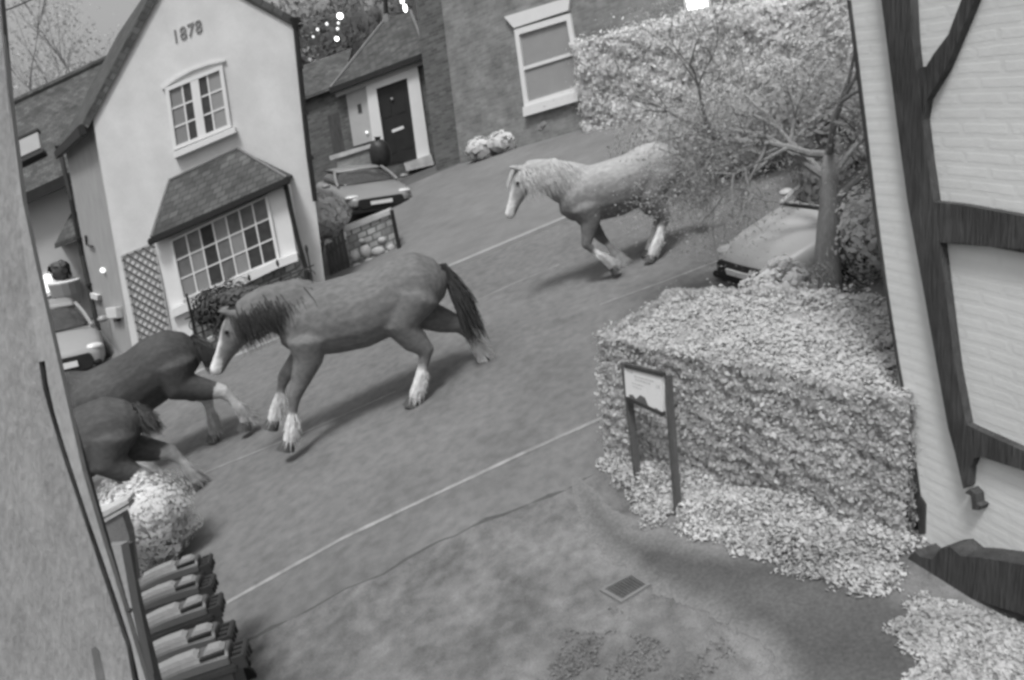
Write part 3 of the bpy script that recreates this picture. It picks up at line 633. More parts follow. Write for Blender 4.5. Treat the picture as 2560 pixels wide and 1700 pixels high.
# lean-to roof and flue beside it
lO = G(905, 470)
t = thing('flue_pipe', 'tall thin dark flue pipe standing on the porch roof', 'pipe', rg[0]); mb = MB(); f0 = rg[0] - Z * .1; f1 = PP_.p(960, -40, -1.3); mb.tube([f0, f1], .07, 10); mb.build('tube', M['black'], t); mb = MB(); mb.tube([f0 - Z * .05, f0 + Z * .2], [.16, .09], 10); mb.build('collar', M['lead'], t)
LP = Pl(PP_.O - PP_.N * 1.2, PP_.U, PP_.Up)
lean = thing('side_extension', 'low dark brick extension with a mossy tiled roof between cottage and porch', 'building', lO)
mb = MB(); mb.prism([LP.p(740, 246), LP.p(850, 205), LP.p(900, 470), LP.p(770, 520)], -LP.N * 2); mb.build('wall', M['brick_dark'], lean, plane=LP)
mb = MB(); mb.prism([LP.p(735, 252, .2), LP.p(858, 206, .2), LP.p(880, 120, -1.5), LP.p(745, 168, -1.5)], -Z * .08); mb.build('roof', M['slate2'], lean, plane=Pl(LP.p(735, 252, .2), LP.U, unit(LP.p(745, 168, -1.5) - LP.p(735, 252, .2))))
mb = MB(); mb.slab(LP, [(818, 290), (868, 272), (884, 368), (834, 385)], 0, .02); mb.build('door', M['gate'], lean)
# low wall in front of the porch, and the sack on it
WP = Pl(G(990, 470), pO - pO2, Z)
lw_ = thing('garden_wall', 'low brick garden wall with a pale coping in front of the porch', 'wall', G(900, 470))
mb = MB(); mb.prism([WP.p(840, 396), WP.p(932, 366), WP.p(945, 430), WP.p(850, 460)], -WP.N * .25); mb.build('brickwork', M['brick'], lw_, plane=WP)
mb = MB(); mb.prism([WP.p(822, 390, .06), WP.p(932, 358, .06), WP.p(934, 368, .06), WP.p(826, 402, .06)], -WP.N * .38); mb.build('coping', M['stone'], lw_, bevel=.01)
sc = WP.p(950, 385, .0)
t = thing('refuse_sack', 'black refuse sack slumped beside the dark front door', 'sack', sc - Z * .35); mb = MB(); P, d_ = blob_cloud(sc, (.24, .2, .36), 2, 1); rr = []
for a in np.linspace(.06, math.pi - .06, 12):
    rr.append([sc + np.array([.30 * math.sin(a) ** .7 * math.cos(b) * (1 + .08 * math.sin(5 * b + a)), .26 * math.sin(a) ** .7 * math.sin(b), .40 * math.cos(a)]) for b in np.linspace(0, 6.283, 18, endpoint=False)])
mb.loft(rr); mb.build('sack_body', M['bag'], t, smooth=True)
mb = MB(); mb.tube([sc + Z * .37, sc + Z * .47], [.05, .10], 8); mb.build('knot', M['bag'], t)

# ------------------------------------------------------------------ brick house
bO = G(1152, 416); bO2 = G(1440, 334)
BP = Pl(bO, bO2 - bO).lean(1103, 0)
bh = thing('brick_house', 'tall brick house with a white sash window behind the hedge', 'house', bO)
BV = -BP.N; bq = lambda x, y, d=0: BP.p(x, y, d); ht = 9
mb = MB(); mb.prism([BP.at(0, -.5), BP.at(14, -.5), BP.at(14, ht), BP.at(0, ht)], BV * 7); mb.build('wall', M['brick'], bh, plane=BP)
mb = MB(); mb.prism([BP.at(-1.1, -.5, -.35), BP.at(-.01, -.5, -.35), BP.at(-.01, ht, -.35), BP.at(-1.1, ht, -.35)], BV * 6); mb.build('return_wall', M['brick_dark'], bh, plane=BP)  # shade on the return is put into its darker brick
mb = MB(); mb.tube([bq(1120, 40, -.25), bq(1158, 380, -.25)], .05, 8); mb.build('downpipe', M['lead'], bh)
sw = window_in(BP, [(1285, 74), (1424, 33), (1458, 226), (1311, 272)], bh, .08, 1, 2, .075, .085, 'blind', name='sash_window')
mb = MB(); mb.slab(BP, [(1260, 42), (1425, -8), (1420, 26), (1284, 70)], 0, .10); mb.build('lintel', M['white'], sw)
mb = MB(); mb.slab(BP, [(1306, 268), (1462, 222), (1466, 246), (1308, 292)], 0, .14); mb.build('sill', M['white'], sw)
w2 = window_in(BP, [(1700, -70), (1762, -88), (1778, 25), (1714, 40)], bh, .08, 1, 1, .1, .05, 'litwin', name='lit_window')
# pale plants along its foot
for k, (x, y, rx, rz, cnt) in enumerate([(1205, 398, .42, .30, 700), (1262, 378, .5, .28, 800), (1318, 352, .45, .34, 700), (1376, 340, .4, .3, 600)]):
    b0 = G(x, y) + np.array([0, -.3, 0]); b0[2] = GZ(b0[0], b0[1]) + .06
    bush('border_plant', ['pale spreading plant at the corner of the brick house', 'low pale plant under the brick wall left of the sash window', 'bushy plant under the sash window sill', 'small plant tucked between the brick wall and the clipped hedge'][k], 'plant', b0, b0 + Z * rz * .8, (rx, .3, rz), cnt, .10, M['leaf_pale'] if k != 3 else M['leaf_mid'], 40 + k, stems=3, group='plants along the brick house')

# ------------------------------------------------------------------ half-timbered building at the right
rO = G(2298, 1345); rO2 = G(2560, 1500)
RB = Pl(rO, rO2 - rO).lean(2122, 0)
rbd = thing('timbered_house', 'half timbered house with whitewashed brick panels and black beams', 'house', rO)
mb = MB(); q0 = RB.uv(RB.p(2298, 1345)); mb.prism([RB.at(0, -.35), RB.at(5, -.35), RB.at(5, 5.5), RB.at(0, 5.5)], -RB.N * 4); mb.build('wall', M['brick_pale'], rbd, plane=RB)
def beam(name, px, d=.05): 
    m_ = MB(); m_.slab(RB, px, -.02, d); return m_.build(name, M['timber'], rbd)
def ext(pa, pb_, u=None, w=None, d=.048):                 # carry an edge on along the wall past the picture's frame
    a_, b_ = RB.uv(RB.p(*pa, d)), RB.uv(RB.p(*pb_, d)); d_ = b_ - a_; k = (u - a_[0]) / d_[0] if u is not None else (w - a_[1]) / d_[1]; q_ = a_ + d_ * k; return RB.at(q_[0], q_[1])
def beam2(name, px, extra, at_, d):
    pts = [RB.p(*q_, d) for q_ in px]; pts[at_:at_] = [q_ + RB.N * d for q_ in extra]
    m_ = MB(); m_.prism(pts, -RB.N * (d + .02)); return m_.build(name, M['timber'], rbd)
beam('corner_strip', [(2117, 0), (2125, 0), (2150, 200), (2189, 520), (2214, 704), (2245, 900), (2276, 1070), (2300, 1240), (2314, 1260), (2312, 1335), (2296, 1336), (2284, 1220), (2268, 1070), (2207, 704), (2182, 521)], .008)
beam2('post', [(2276, 0), (2281, 100), (2290, 180), (2306, 302), (2318, 400), (2334, 510), (2348, 606), (2388, 919), (2418, 1075), (2424, 1160), (2420, 1215), (2408, 1222), (2387, 1130), (2370, 1070), (2320, 790), (2268, 500), (2240, 290), (2215, 90), (2203, 0)], [ext((2215, 90), (2203, 0), w=5.45), ext((2281, 100), (2276, 0), w=5.45)], 99, .05)
beam2('brace', [(2296, 172), (2301, 168), (2315, 166), (2334, 135), (2370, 87), (2403, 0), (2436, 0), (2403, 80), (2363, 175), (2316, 251), (2308, 300), (2300, 260)], [ext((2370, 87), (2403, 0), w=5.4), ext((2403, 80), (2436, 0), w=5.4)], 6, .044)
beam2('middle_rail', [(2330, 504), (2400, 512), (2560, 541), (2560, 622), (2476, 617), (2400, 607), (2344, 606)], [ext((2400, 512), (2560, 541), u=4.9), ext((2400, 607), (2560, 622), u=4.9)], 3, .047)
beam2('lower_rail', [(2414, 1060), (2436, 1072), (2560, 1128), (2560, 1177), (2500, 1158), (2449, 1141), (2434, 1147), (2426, 1168), (2420, 1160)], [RB.at(4.9, RB.uv(RB.p(2560, 1128, .047))[1] - .02), RB.at(4.9, RB.uv(RB.p(2560, 1177, .047))[1] - .02)], 3, .047)
beam('hook', [(2412, 1232), (2424, 1222), (2438, 1236), (2440, 1258), (2452, 1266), (2446, 1276), (2430, 1274), (2427, 1240)], .06)
mb = MB()
top_ = [(2256, 1412), (2284, 1378), (2300, 1392), (2330, 1398), (2352, 1370), (2376, 1368), (2402, 1390), (2450, 1394), (2560, 1412)]; bot = [(2560, 1538), (2440, 1500), (2336, 1487), (2242, 1462)]
pts = [RB.p(x, y, .16) for x, y in top_]; tw, bw_ = RB.uv(pts[-1])[1], RB.uv(RB.p(2560, 1538, .16))[1]
mb.prism(pts + [RB.at(4.9, tw, .16), RB.at(4.9, bw_, .16)] + [RB.p(x, y, .16) for x, y in bot], -RB.N * .21); mb.build('sill_beam', M['timber'], rbd)

# ------------------------------------------------------------------ weathered boards beside the camera
bd = 1.25                                         # metres in front of the lens
fwd = -ROT[:, 2]; cen_ = EYE + (ray(150, 850) / F_PX) * bd
WB = Pl(cen_, unit(ray(400, 850) - ray(0, 850) + 0), unit(ROT[:, 1]))
tw_ = thing('timber_wall', 'weathered timber boarding with a dark gap standing close at the left', 'boarding', WB.p(200, 1700))
edge = [(x_ - 11 + x_ * .01, y_) for x_, y_ in [(-16, -420), (6, -60), (12, 60), (34, 250), (66, 500), (102, 671), (140, 840), (178, 1010), (215, 1177), (262, 1340), (315, 1510), (371, 1700), (395, 1780), (690, 2700)]]
gapl = [(97, 905), (108, 975), (126, 1040), (153, 1130), (204, 1283), (237, 1381), (277, 1501), (317, 1618), (331, 1700), (350, 1780)]
gapr = [(112, 902), (120, 960), (136, 1030), (166, 1130), (218, 1287), (255, 1392), (295, 1509), (328, 1611), (348, 1700), (366, 1780)]
mb = MB(); mb.slab(WB, [(-420, -420), (-30, -420), (-4, -60), (10, 200), (50, 560), (97, 905)] + gapl[1:] + [(640, 2700), (-420, 2700)], -.012, .0); mb.build('plank', M['board'], tw_)
mb = MB(); mb.slab(WB, edge + [(655, 2700)] + gapr[::-1] + [(97, 905), (50, 560), (10, 200), (-4, -60), (-30, -420)], -.012, .0); mb.build('plank', M['board_edge'], tw_)
mb = MB(); mb.slab(WB, [(70, 880), (126, 880), (372, 1740), (310, 1740)], -.03, -.014); mb.build('backing_board', M['black'], tw_)
mb = MB(); mb.slab(WB, [(228, 1622), (238, 1617), (246, 1628), (276, 1760), (250, 1760)], .0, .0012); mb.build('split', mk('split_shadow_timber', .11, .2), tw_)
mb = MB(); 
for x, y in ((325, 1526), ): mb.ball(WB.p(x, y, .0), .004)
mb.build('nail', M['black'], tw_)
# post strip and pier just beyond the boards
gpO = G(385, 1800)
t = thing('gate_jamb', 'pale upright gate jamb behind the boarding beside the bins', 'post', gpO)
JP = Pl(EYE + ray(330, 1560) / F_PX * 2.6, unit(ROT[:, 0]), unit(ROT[:, 1]))
mb = MB(); mb.slab(JP, [(262, 1365), (302, 1362), (330, 1520), (372, 1720), (335, 1760), (285, 1560)], -.05, 0); mb.build('post', M['board_edge'], t)
mb = MB(); mb.slab(JP, [(300, 1362), (312, 1420), (340, 1560), (376, 1720), (392, 1720), (352, 1560), (326, 1440), (318, 1362)], -.09, -.045); mb.build('dark_gap_strip', M['gate'], t)  # dark gap beside the jamb, its shade put into the strip's colour
kO = G(330, 1560)
KP = Pl(kO, UX)
t = thing('gate_pier', 'low stone gate pier with a ridged pale cap behind the boarding', 'pier', kO)
mb = MB(); mb.slab(KP, [(222, 1300), (300, 1270), (322, 1340), (340, 1470), (290, 1520), (230, 1500)], -.12, 0); mb.build('shaft', M['lead'], t)
mb = MB(); mb.slab(KP, [(210, 1290), (250, 1283), (318, 1250), (322, 1258), (258, 1294), (214, 1300)], -.12, .03); mb.slab(KP, [(212, 1303), (258, 1297), (322, 1262), (324, 1270), (262, 1306), (216, 1312)], -.10, .02); mb.build('cap', M['stone'], t)

# ------------------------------------------------------------------ front garden of the cottage: railings on a stone wall, gate, pier
fO = G(872, 678); FP = Pl(fO, UX)
fq = lambda x, y, d=0: FP.p(x, y, d)
RW = Pl(G(484, 914), UX)
uL, uR = 0, RW.uv(RW.p(800, 760))[0]
rw = thing('railing_wall', 'low rubble stone wall with wrought iron railings in front of the bay', 'wall', RW.at(uL, 0))
mb = MB(); mb.rect(RW, uL, uR, -.2, .34, -.24, 0); mb.build('stonework', M['rubble'], rw, plane=RW)
mb = MB()
for h_ in (.48, .80): mb.bar(RW.at(uL, h_, -.12), RW.at(uR, h_, -.12), .022, .022, RW.N)
mb.build('rail', M['iron'], rw)
for x, y in ((490, 755), (550, 727), (622, 690), (693, 654), (765, 618)):
    q_ = RW.uv(RW.p(x, y, -.12)); mb = MB(); mb.bar(RW.at(q_[0], .3, -.12), RW.at(q_[0], q_[1] - .06, -.12), .03, .03, RW.N); mb.ball(RW.at(q_[0], q_[1] - .03, -.13), (.03, .03, .07)); mb.build('finial_post', M['iron'], rw)
mb = MB()
for k in range(11):                               # scrolls
    u = lerp(uL, uR, (k + .5) / 11)
    mb.tube([RW.at(u + .10 * math.cos(a) * (1 - a / 9), .64 + .12 * math.sin(a) * (1 - a / 9), -.125) for a in np.linspace(0, 7, 16)], .009, 5)
mb.build('scrollwork', M['iron'], rw)
gt = thing('garden_gate', 'small dark boarded garden gate beside the stone pier', 'gate', fq(840, 690))
mb = MB(); gqd = [fq(812, 615, -.03), fq(858, 570, -.03), fq(876, 672, -.03), fq(826, 690, -.03)]
for k in range(5): mb.prism([bil(gqd, k / 5, .05 * (k % 2)), bil(gqd, (k + .88) / 5, .05 * (k % 2)), bil(gqd, (k + .88) / 5, 1), bil(gqd, k / 5, 1)], -FP.N * .03)
mb.build('boards', M['gate'], gt)
mb = MB(); mb.bar(bil(gqd, 0, .3) - FP.N * .03, bil(gqd, 1, .3) - FP.N * .03, .06, .02, FP.N); mb.bar(bil(gqd, 0, .8) - FP.N * .03, bil(gqd, 1, .8) - FP.N * .03, .06, .02, FP.N); mb.build('brace', M['iron'], gt)
pier = thing('stone_pier', 'square rubble stone pier with pale lower stones by the driveway', 'pier', fq(935, 655))
mb = MB(); mb.slab(FP, [(864, 576), (974, 532), (996, 632), (1000, 650), (884, 692), (876, 676)], -.4, 0); mb.build('shaft', M['rubble'], pier, plane=FP)
mb = MB(); mb.slab(FP, [(858, 570), (976, 524), (979, 536), (861, 582)], -.44, .04); mb.build('coping', M['stone'], pier, bevel=.01)
mb = MB(); rs = np.random.default_rng(8)
for x, y, wx, wy in ((888, 640, 14, 18), (915, 628, 17, 20), (945, 628, 20, 14), (895, 668, 15, 14), (925, 655, 16, 14), (955, 600, 12, 10), (978, 620, 12, 13), (905, 602, 10, 8)):
    mb.ball(FP.p(x, y, .01), np.array([wx * .0068, .05, wy * .0062]))
mb.build('face_stones', M['stone'], pier, smooth=True)
t = thing('drive_post', 'thin black post with a ball foot at the driveway edge', 'post', fq(1002, 652)); mb = MB(); mb.tube([fq(1003, 645, .1), fq(990, 580, .1), fq(979, 525, .1)], [.045, .04, .036], 8); mb.build('shaft', M['black'], t); mb = MB(); mb.ball(fq(1002, 641, .1), .065); mb.build('foot', M['black'], t)
# ------------------------------------------------------------------ horses
def voxel(mb, size, smooth=6):
    me = bpy.data.meshes.new('v'); me.from_pydata([tuple(q) for q in mb.v], [], mb.f)
    bm = bmesh.new(); bm.from_mesh(me); bmesh.ops.recalc_face_normals(bm, faces=bm.faces); bm.to_mesh(me); bm.free()
    ob = bpy.data.objects.new('v', me); C.objects.link(ob)
    m_ = ob.modifiers.new('r', 'REMESH'); m_.mode = 'VOXEL'; m_.voxel_size = size; m_.use_smooth_shade = True
    s_ = ob.modifiers.new('s', 'SMOOTH'); s_.factor = .5; s_.iterations = smooth
    out = bpy.data.meshes.new_from_object(ob.evaluated_get(bpy.context.evaluated_depsgraph_get()))
    bpy.data.objects.remove(ob); bpy.data.meshes.remove(me); return out
def ell(c, t, up, ry, rz, n=16):
    c = np.asarray(c, float); t = unit(t); s_ = unit(np.cross(up, t)); u_ = np.cross(t, s_)
    return [c + s_ * ry * math.cos(a) + u_ * rz * math.sin(a) for a in np.linspace(0, 2 * math.pi, n, endpoint=False)]
def chain(mb, st, up=Z):                           # st: (pos, ry, rz)
    rings = []
    for i, (p_, ry, rz) in enumerate(st):
        a_ = np.asarray(st[max(i - 1, 0)][0], float); b_ = np.asarray(st[min(i + 1, len(st) - 1)][0], float)
        rings.append(ell(p_, b_ - a_, up, ry, rz))
    mb.loft(rings)
def strands(mb, roots, ends, w, sag, r, n=5):
    for a_, b_ in zip(roots, ends):
        pts = [lerp(a_, b_, t) + np.array([0, 0, sag * math.sin(math.pi * t)]) + r.normal(0, .010, 3) * t for t in np.linspace(0, 1, n)]
        mb.tube(pts, [w * (1.1 - .95 * t) for t in np.linspace(0, 1, n)], 3, cap=False)
def make_horse(label, legs, neck, head, coat, white, mane_v, tail_v, seed, group, blaze=True, tail_out=.18, sock=.42, back_tone=None, tail_len=.85):
    # local axes: x forward, y left, z up; withers about 1.5
    r = np.random.default_rng(seed); X = np.array([1, 0, 0.])
    t = thing('horse', label, 'horse', (0, 0, 0), group)
    mb = MB()
    chain(mb, [((.70, 0, 1.10), .08, .11), ((.62, 0, 1.08), .17, .22), ((.46, 0, 1.10), .235, .315), ((.22, 0, 1.10), .275, .365), ((-.06, 0, 1.08), .31, .375), ((-.32, 0, 1.10), .305, .355), ((-.56, 0, 1.16), .29, .345), ((-.76, 0, 1.17), .25, .31), ((-.92, 0, 1.16), .15, .20), ((-.98, 0, 1.17), .07, .09)])
    n0 = np.array([.46, 0, 1.28]); poll = np.array(neck)
    mid = lerp(n0, poll, .5) + np.array([.02, 0, .04])
    chain(mb, [((.30, 0, 1.22), .15, .27), (n0, .16, .30), (lerp(n0, mid, .5), .135, .265), (mid, .115, .225), (lerp(mid, poll, .6), .098, .18), (poll, .082, .13)], up=unit(np.array([-.5, 0, 1])))
    hd = unit(head); hu = unit(np.cross(np.cross(hd, Z), hd)); L = .62
    P = lambda k, o=0: poll + hd * L * k + hu * o
    chain(mb, [(P(-.10), .06, .08), (P(.06, -.015), .092, .135), (P(.24, -.03), .098, .150), (P(.45, -.02), .078, .115), (P(.66, -.01), .060, .085), (P(.84, -.005), .060, .074), (P(.95, -.005), .058, .068), (P(1.02, -.01), .036, .042)], up=hu)
    for s in (-1, 1):                              # ears, cheek, eye brow
        e0 = poll + hu * .10 + np.array([0, s * .055, 0]); mb.tube([e0 - hu * .05, e0 + hu * .04, e0 + hu * .12 + hd * .03], [.035, .036, .006], 8)
        mb.ball(P(.26, .05) + np.array([0, s * .075, 0]), .036); mb.ball(P(.28, -.06) + np.array([0, s * .062, 0]), (.09, .045, .09))
        mb.ball(P(.92, .02) + np.array([0, s * .04, 0]), .026)
    hooves = []; low = []; tb_ = np.array([-.96, 0, 1.26])
    chain(mb, [(tb_ + np.array([.10, 0, -.03]), .05, .055), (tb_ + np.array([-.05, 0, -.02]), .045, .05), (tb_ + np.array([-.05 - tail_out * .3, 0, -.12]), .04, .04), (tb_ + np.array([-.06 - tail_out * .5, 0, -.26]), .03, .03)], up=X)
    for nm, (s, J) in legs.items():
        J = [np.array([q[0], s * q[2], q[1]]) for q in J]   # (x, z, |y|) top..hoof
        if nm.startswith('f'): rad = [(.15, .20), (.105, .14), (.062, .068), (.042, .046), (.052, .06), (.05, .055)]
        else: rad = [(.19, .26), (.145, .20), (.066, .085), (.046, .054), (.054, .062), (.05, .055)]
        kn, fe, ho = J[2], J[3], J[4]
        up_ = J[0] + np.array([0, 0, .05])
        st = [(up_, rad[0][0] * .7, rad[0][1] * .7), (J[0], *rad[0]), (J[1], *rad[1]), (lerp(J[1], kn, .6), rad[1][0] * .66, rad[1][1] * .66), (kn, *rad[2]), (lerp(kn, fe, .35), *rad[3]), (lerp(kn, fe, .75), rad[3][0] * 1.05, rad[3][1] * 1.05), (fe, *rad[4]), (lerp(fe, ho, .6), rad[5][0] * 1.05, rad[5][1] * 1.1), (ho, .058, .062)]
        chain(mb, st, up=X)
        fd = unit(ho - fe); low.append((kn, fe, ho)); hooves.append((ho, fd))
    me = voxel(mb, .021, 5)
    V = np.zeros(len(me.vertices) * 3); me.vertices.foreach_get('co', V); V = V.reshape(-1, 3)
    sh = np.full(len(V), coat) + .035 * vnoise(V, 2.2, seed)
    if back_tone is not None: sh = back_tone(V, sh)
    for kn, fe, ho in low:                         # white socks below the knee
        ax = ho - kn; L2 = ax @ ax; k = np.clip(((V - kn) @ ax) / L2, -1, 1.2); d = np.linalg.norm(V - (kn + np.outer(np.clip(k, 0, 1), ax)), axis=1)
        f = np.clip((k - (1 - sock * 1.6) + .06 * vnoise(V, 9, seed + 1)) * 8, 0, 1) * (d < .14); sh = sh * (1 - f) + white * f
    if blaze:
        k = (V - poll) @ hd / L; o = (V - poll) @ hu; f = np.clip((k - .05) * 6, 0, 1) * np.clip((.058 + .05 * np.clip(k - .6, 0, 1) - np.abs(V[:, 1]) + .012 * vnoise(V, 14, 3)) * 40, 0, 1) * (o > -.02 - .2 * np.clip(k - .75, 0, 1)) * (k < 1.1) * (np.linalg.norm(V - (poll + np.outer(np.clip(k, 0, 1) * L, hd)), axis=1) < .2)
        sh = sh * (1 - f) + white * f
    at = me.attributes.new('shade', 'FLOAT', 'POINT'); at.data.foreach_set('value', np.clip(sh, 0, 1).astype(np.float32))
    me.materials.clear(); me.materials.append(HIDE); me.polygons.foreach_set('material_index', [0] * len(me.polygons)); me.polygons.foreach_set('use_smooth', [True] * len(me.polygons))
    body = bpy.data.objects.new('body', me); C.objects.link(body); body.parent = t
    for ho, fd in hooves:
        mb = MB(); sd = unit(np.cross(fd, np.array([0, 1, 0]))); b = np.array([0, 1, 0.])
        c1 = ho + fd * .02; c2 = ho + fd * .085 + np.array([.012, 0, 0])
        mb.loft([[c + sd * ra * 1.15 * math.cos(a) + b * ra * math.sin(a) for a in np.linspace(0, 6.283, 14, endpoint=False)] for c, ra in ((ho, .054), (c1, .060), (c2, .074))]); mb.build('hoof', M['hoof'], t, local=True)
    # feather: long hair round each fetlock
    for kn, fe, ho in low:
        mb = MB(); ax = unit(ho - kn)
        ro = []; en = []
        for k in range(170):
            a = r.uniform(0, 6.283); q = lerp(kn, fe, r.uniform(.5, 1.15)) + (np.array([math.cos(a), 0, 0]) + np.array([0, math.sin(a), 0])) * .042
            out = np.array([math.cos(a) * .055 - .03, math.sin(a) * .05, 0]); ro.append(q); en.append(q + ax * r.uniform(.10, .20) + out * r.uniform(.5, 1.1))
        strands(mb, ro, en, .0055, 0, r, 4); mb.build('feather', hair('sock_hair', white * .62), t, local=True, fixn=False)
    # mane on both sides, forelock, tail
    mb = MB(); ro = []; en = []
    for k in range(1100):
        u = r.uniform(0, 1); base = lerp(np.array([.28, 0, 1.48]), mid + unit(np.array([-.55, 0, .8])) * .21, u * 2) if u < .5 else lerp(mid + unit(np.array([-.55, 0, .8])) * .21, poll + hu * .12, u * 2 - 1)
        s = 1 if r.random() < .5 else -1
        base = base + np.array([r.normal(0, .012), s * abs(r.normal(0, .02)), r.normal(0, .01)])
        ln = r.uniform(.22, .46); ro.append(base); en.append(base + np.array([-.05 + r.normal(0, .05), s * r.uniform(.10, .19), -ln]))
    for k in range(50):
        base = poll + hu * .11 + np.array([0, r.normal(0, .03), 0]); ro.append(base); en.append(base + hd * r.uniform(.15, .3) + hu * .03 + np.array([0, r.normal(0, .05), 0]))
    strands(mb, ro, en, .0075, .035, r); mb.build('mane', hair('mane_hair', mane_v), t, local=True, fixn=False)
    mb = MB(); ro = []; en = []
    for k in range(480):
        base = tb_ + np.array([r.uniform(-.06, .0), r.normal(0, .025), r.uniform(-.12, .02)]); ro.append(base)
        en.append(tb_ + np.array([-tail_out - r.uniform(-.08, .14), r.normal(0, .075), -tail_len * r.uniform(.45, 1.05)]))
    strands(mb, ro, en, .009, .05, r, 6)
    mb.build('tail', hair('tail_hair', tail_v), t, local=True, fixn=False)
    for s in (-1, 1):
        mb = MB(); mb.ball(P(.27, .045) + np.array([0, s * .098, 0]), .019); mb.build('eye', M['eye'], t, local=True)
    return t
_hair = {}
def hair(n, v):
    if (n, round(v, 3)) not in _hair: _hair[(n, round(v, 3))] = mk(n, v, .3, 12, 60, .2, .65)
    return _hair[(n, round(v, 3))]
HIDE = mk_attr('horse_coat', .02, .62, .72, fine=46, spec=.18, grain=(.3, .9, .5))
def put(o, base, fwd, s, roll=0):
    f_ = Vector(fwd).normalized(); u_ = Vector((0, 0, 1)); l_ = u_.cross(f_).normalized(); u2 = f_.cross(l_).normalized()
    q = Matrix.Rotation(roll, 3, f_); l_ = q @ l_; u2 = q @ u2
    o.matrix_world = Matrix([[f_[i] * s, l_[i] * s, u2[i] * s, base[i]] for i in range(3)] + [[0, 0, 0, 1]])
# legs: (side, [(x, z, |y|) shoulder/hip, elbow/stifle, knee/hock, fetlock, coronet])
trotA = dict(fl=(1, [(.44, 1.00, .15), (.46, .80, .15), (.66, .50, .15), (.78, .20, .15), (.86, .08, .15)]), fr=(-1, [(.42, 1.00, .15), (.40, .80, .15), (.62, .60, .15), (.44, .36, .15), (.34, .26, .15)]),
             hl=(1, [(-.66, 1.10, .14), (-.50, .84, .16), (-.72, .52, .15), (-.62, .20, .15), (-.56, .09, .15)]), hr=(-1, [(-.68, 1.10, .14), (-.62, .84, .16), (-1.02, .56, .15), (-1.10, .24, .15), (-1.06, .12, .15)]))
trotB = dict(fl=(1, [(.42, 1.00, .15), (.38, .80, .15), (.34, .48, .15), (.22, .19, .15), (.28, .08, .15)]), fr=(-1, [(.44, 1.00, .15), (.46, .80, .15), (.66, .52, .15), (.74, .21, .15), (.82, .10, .15)]),
             hl=(1, [(-.68, 1.10, .14), (-.62, .84, .16), (-.98, .55, .15), (-1.04, .23, .15), (-.98, .11, .15)]), hr=(-1, [(-.66, 1.10, .14), (-.50, .84, .16), (-.70, .52, .15), (-.58, .20, .15), (-.52, .09, .15)]))
gallop = dict(fl=(1, [(.46, 1.00, .15), (.52, .80, .15), (.76, .50, .15), (.90, .20, .15), (.97, .08, .15)]), fr=(-1, [(.46, 1.00, .15), (.54, .82, .15), (.84, .64, .15), (1.02, .36, .15), (1.10, .24, .15)]),
             hl=(1, [(-.64, 1.10, .14), (-.40, .86, .16), (-.58, .52, .15), (-.40, .22, .15), (-.32, .10, .15)]), hr=(-1, [(-.68, 1.10, .14), (-.62, .84, .16), (-1.00, .58, .15), (-1.12, .26, .15), (-1.10, .13, .15)]))
grp = 'horses running down the street'
h1 = make_horse('dark maned horse with a white blaze running down the middle of the road', gallop, (.99, 0, 1.38), (.60, 0, -.66), .21, 1.0, .035, .045, 11, grp, sock=.46, tail_out=.12)
H1B = G(965, 1030); put(h1, H1B, unit(-UX + Z * .12 - UY * .08), 1.10)
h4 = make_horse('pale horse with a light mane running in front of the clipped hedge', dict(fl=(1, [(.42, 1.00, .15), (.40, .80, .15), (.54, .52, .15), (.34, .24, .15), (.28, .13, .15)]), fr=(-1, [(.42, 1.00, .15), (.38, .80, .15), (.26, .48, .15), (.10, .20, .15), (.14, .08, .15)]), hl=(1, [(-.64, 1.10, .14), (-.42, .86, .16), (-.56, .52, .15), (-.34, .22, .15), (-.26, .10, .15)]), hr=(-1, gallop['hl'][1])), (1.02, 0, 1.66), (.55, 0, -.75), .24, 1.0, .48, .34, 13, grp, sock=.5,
                back_tone=lambda V, s: s + .30 / (1 + np.exp(-(V[:, 2] - 1.27 - .08 * vnoise(V, 4, 2)) * 14)))  # coat grows paler towards the top of the body
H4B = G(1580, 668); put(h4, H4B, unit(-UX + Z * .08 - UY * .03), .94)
h2 = make_horse('very dark horse with pale feathered lower legs passing the cottage corner', trotB, (1.0, 0, 1.60), (.62, 0, -.6), .07, .70, .14, .05, 17, grp, sock=.95, tail_out=.04, tail_len=.45)
H2B = G(440, 1165); put(h2, H2B, unit(-UX - Z * .06 - UY * .12), 1.04)
h3 = make_horse('dark horse mostly hidden behind the boarding, above the pale shrub', trotA, (1.0, 0, 1.60), (.62, 0, -.6), .09, .66, .06, .07, 19, grp, sock=.8, tail_out=.03, tail_len=.4)
H3B = G(268, 1352); put(h3, H3B, unit(-UX - UY * .18 + Z * .02), .98)

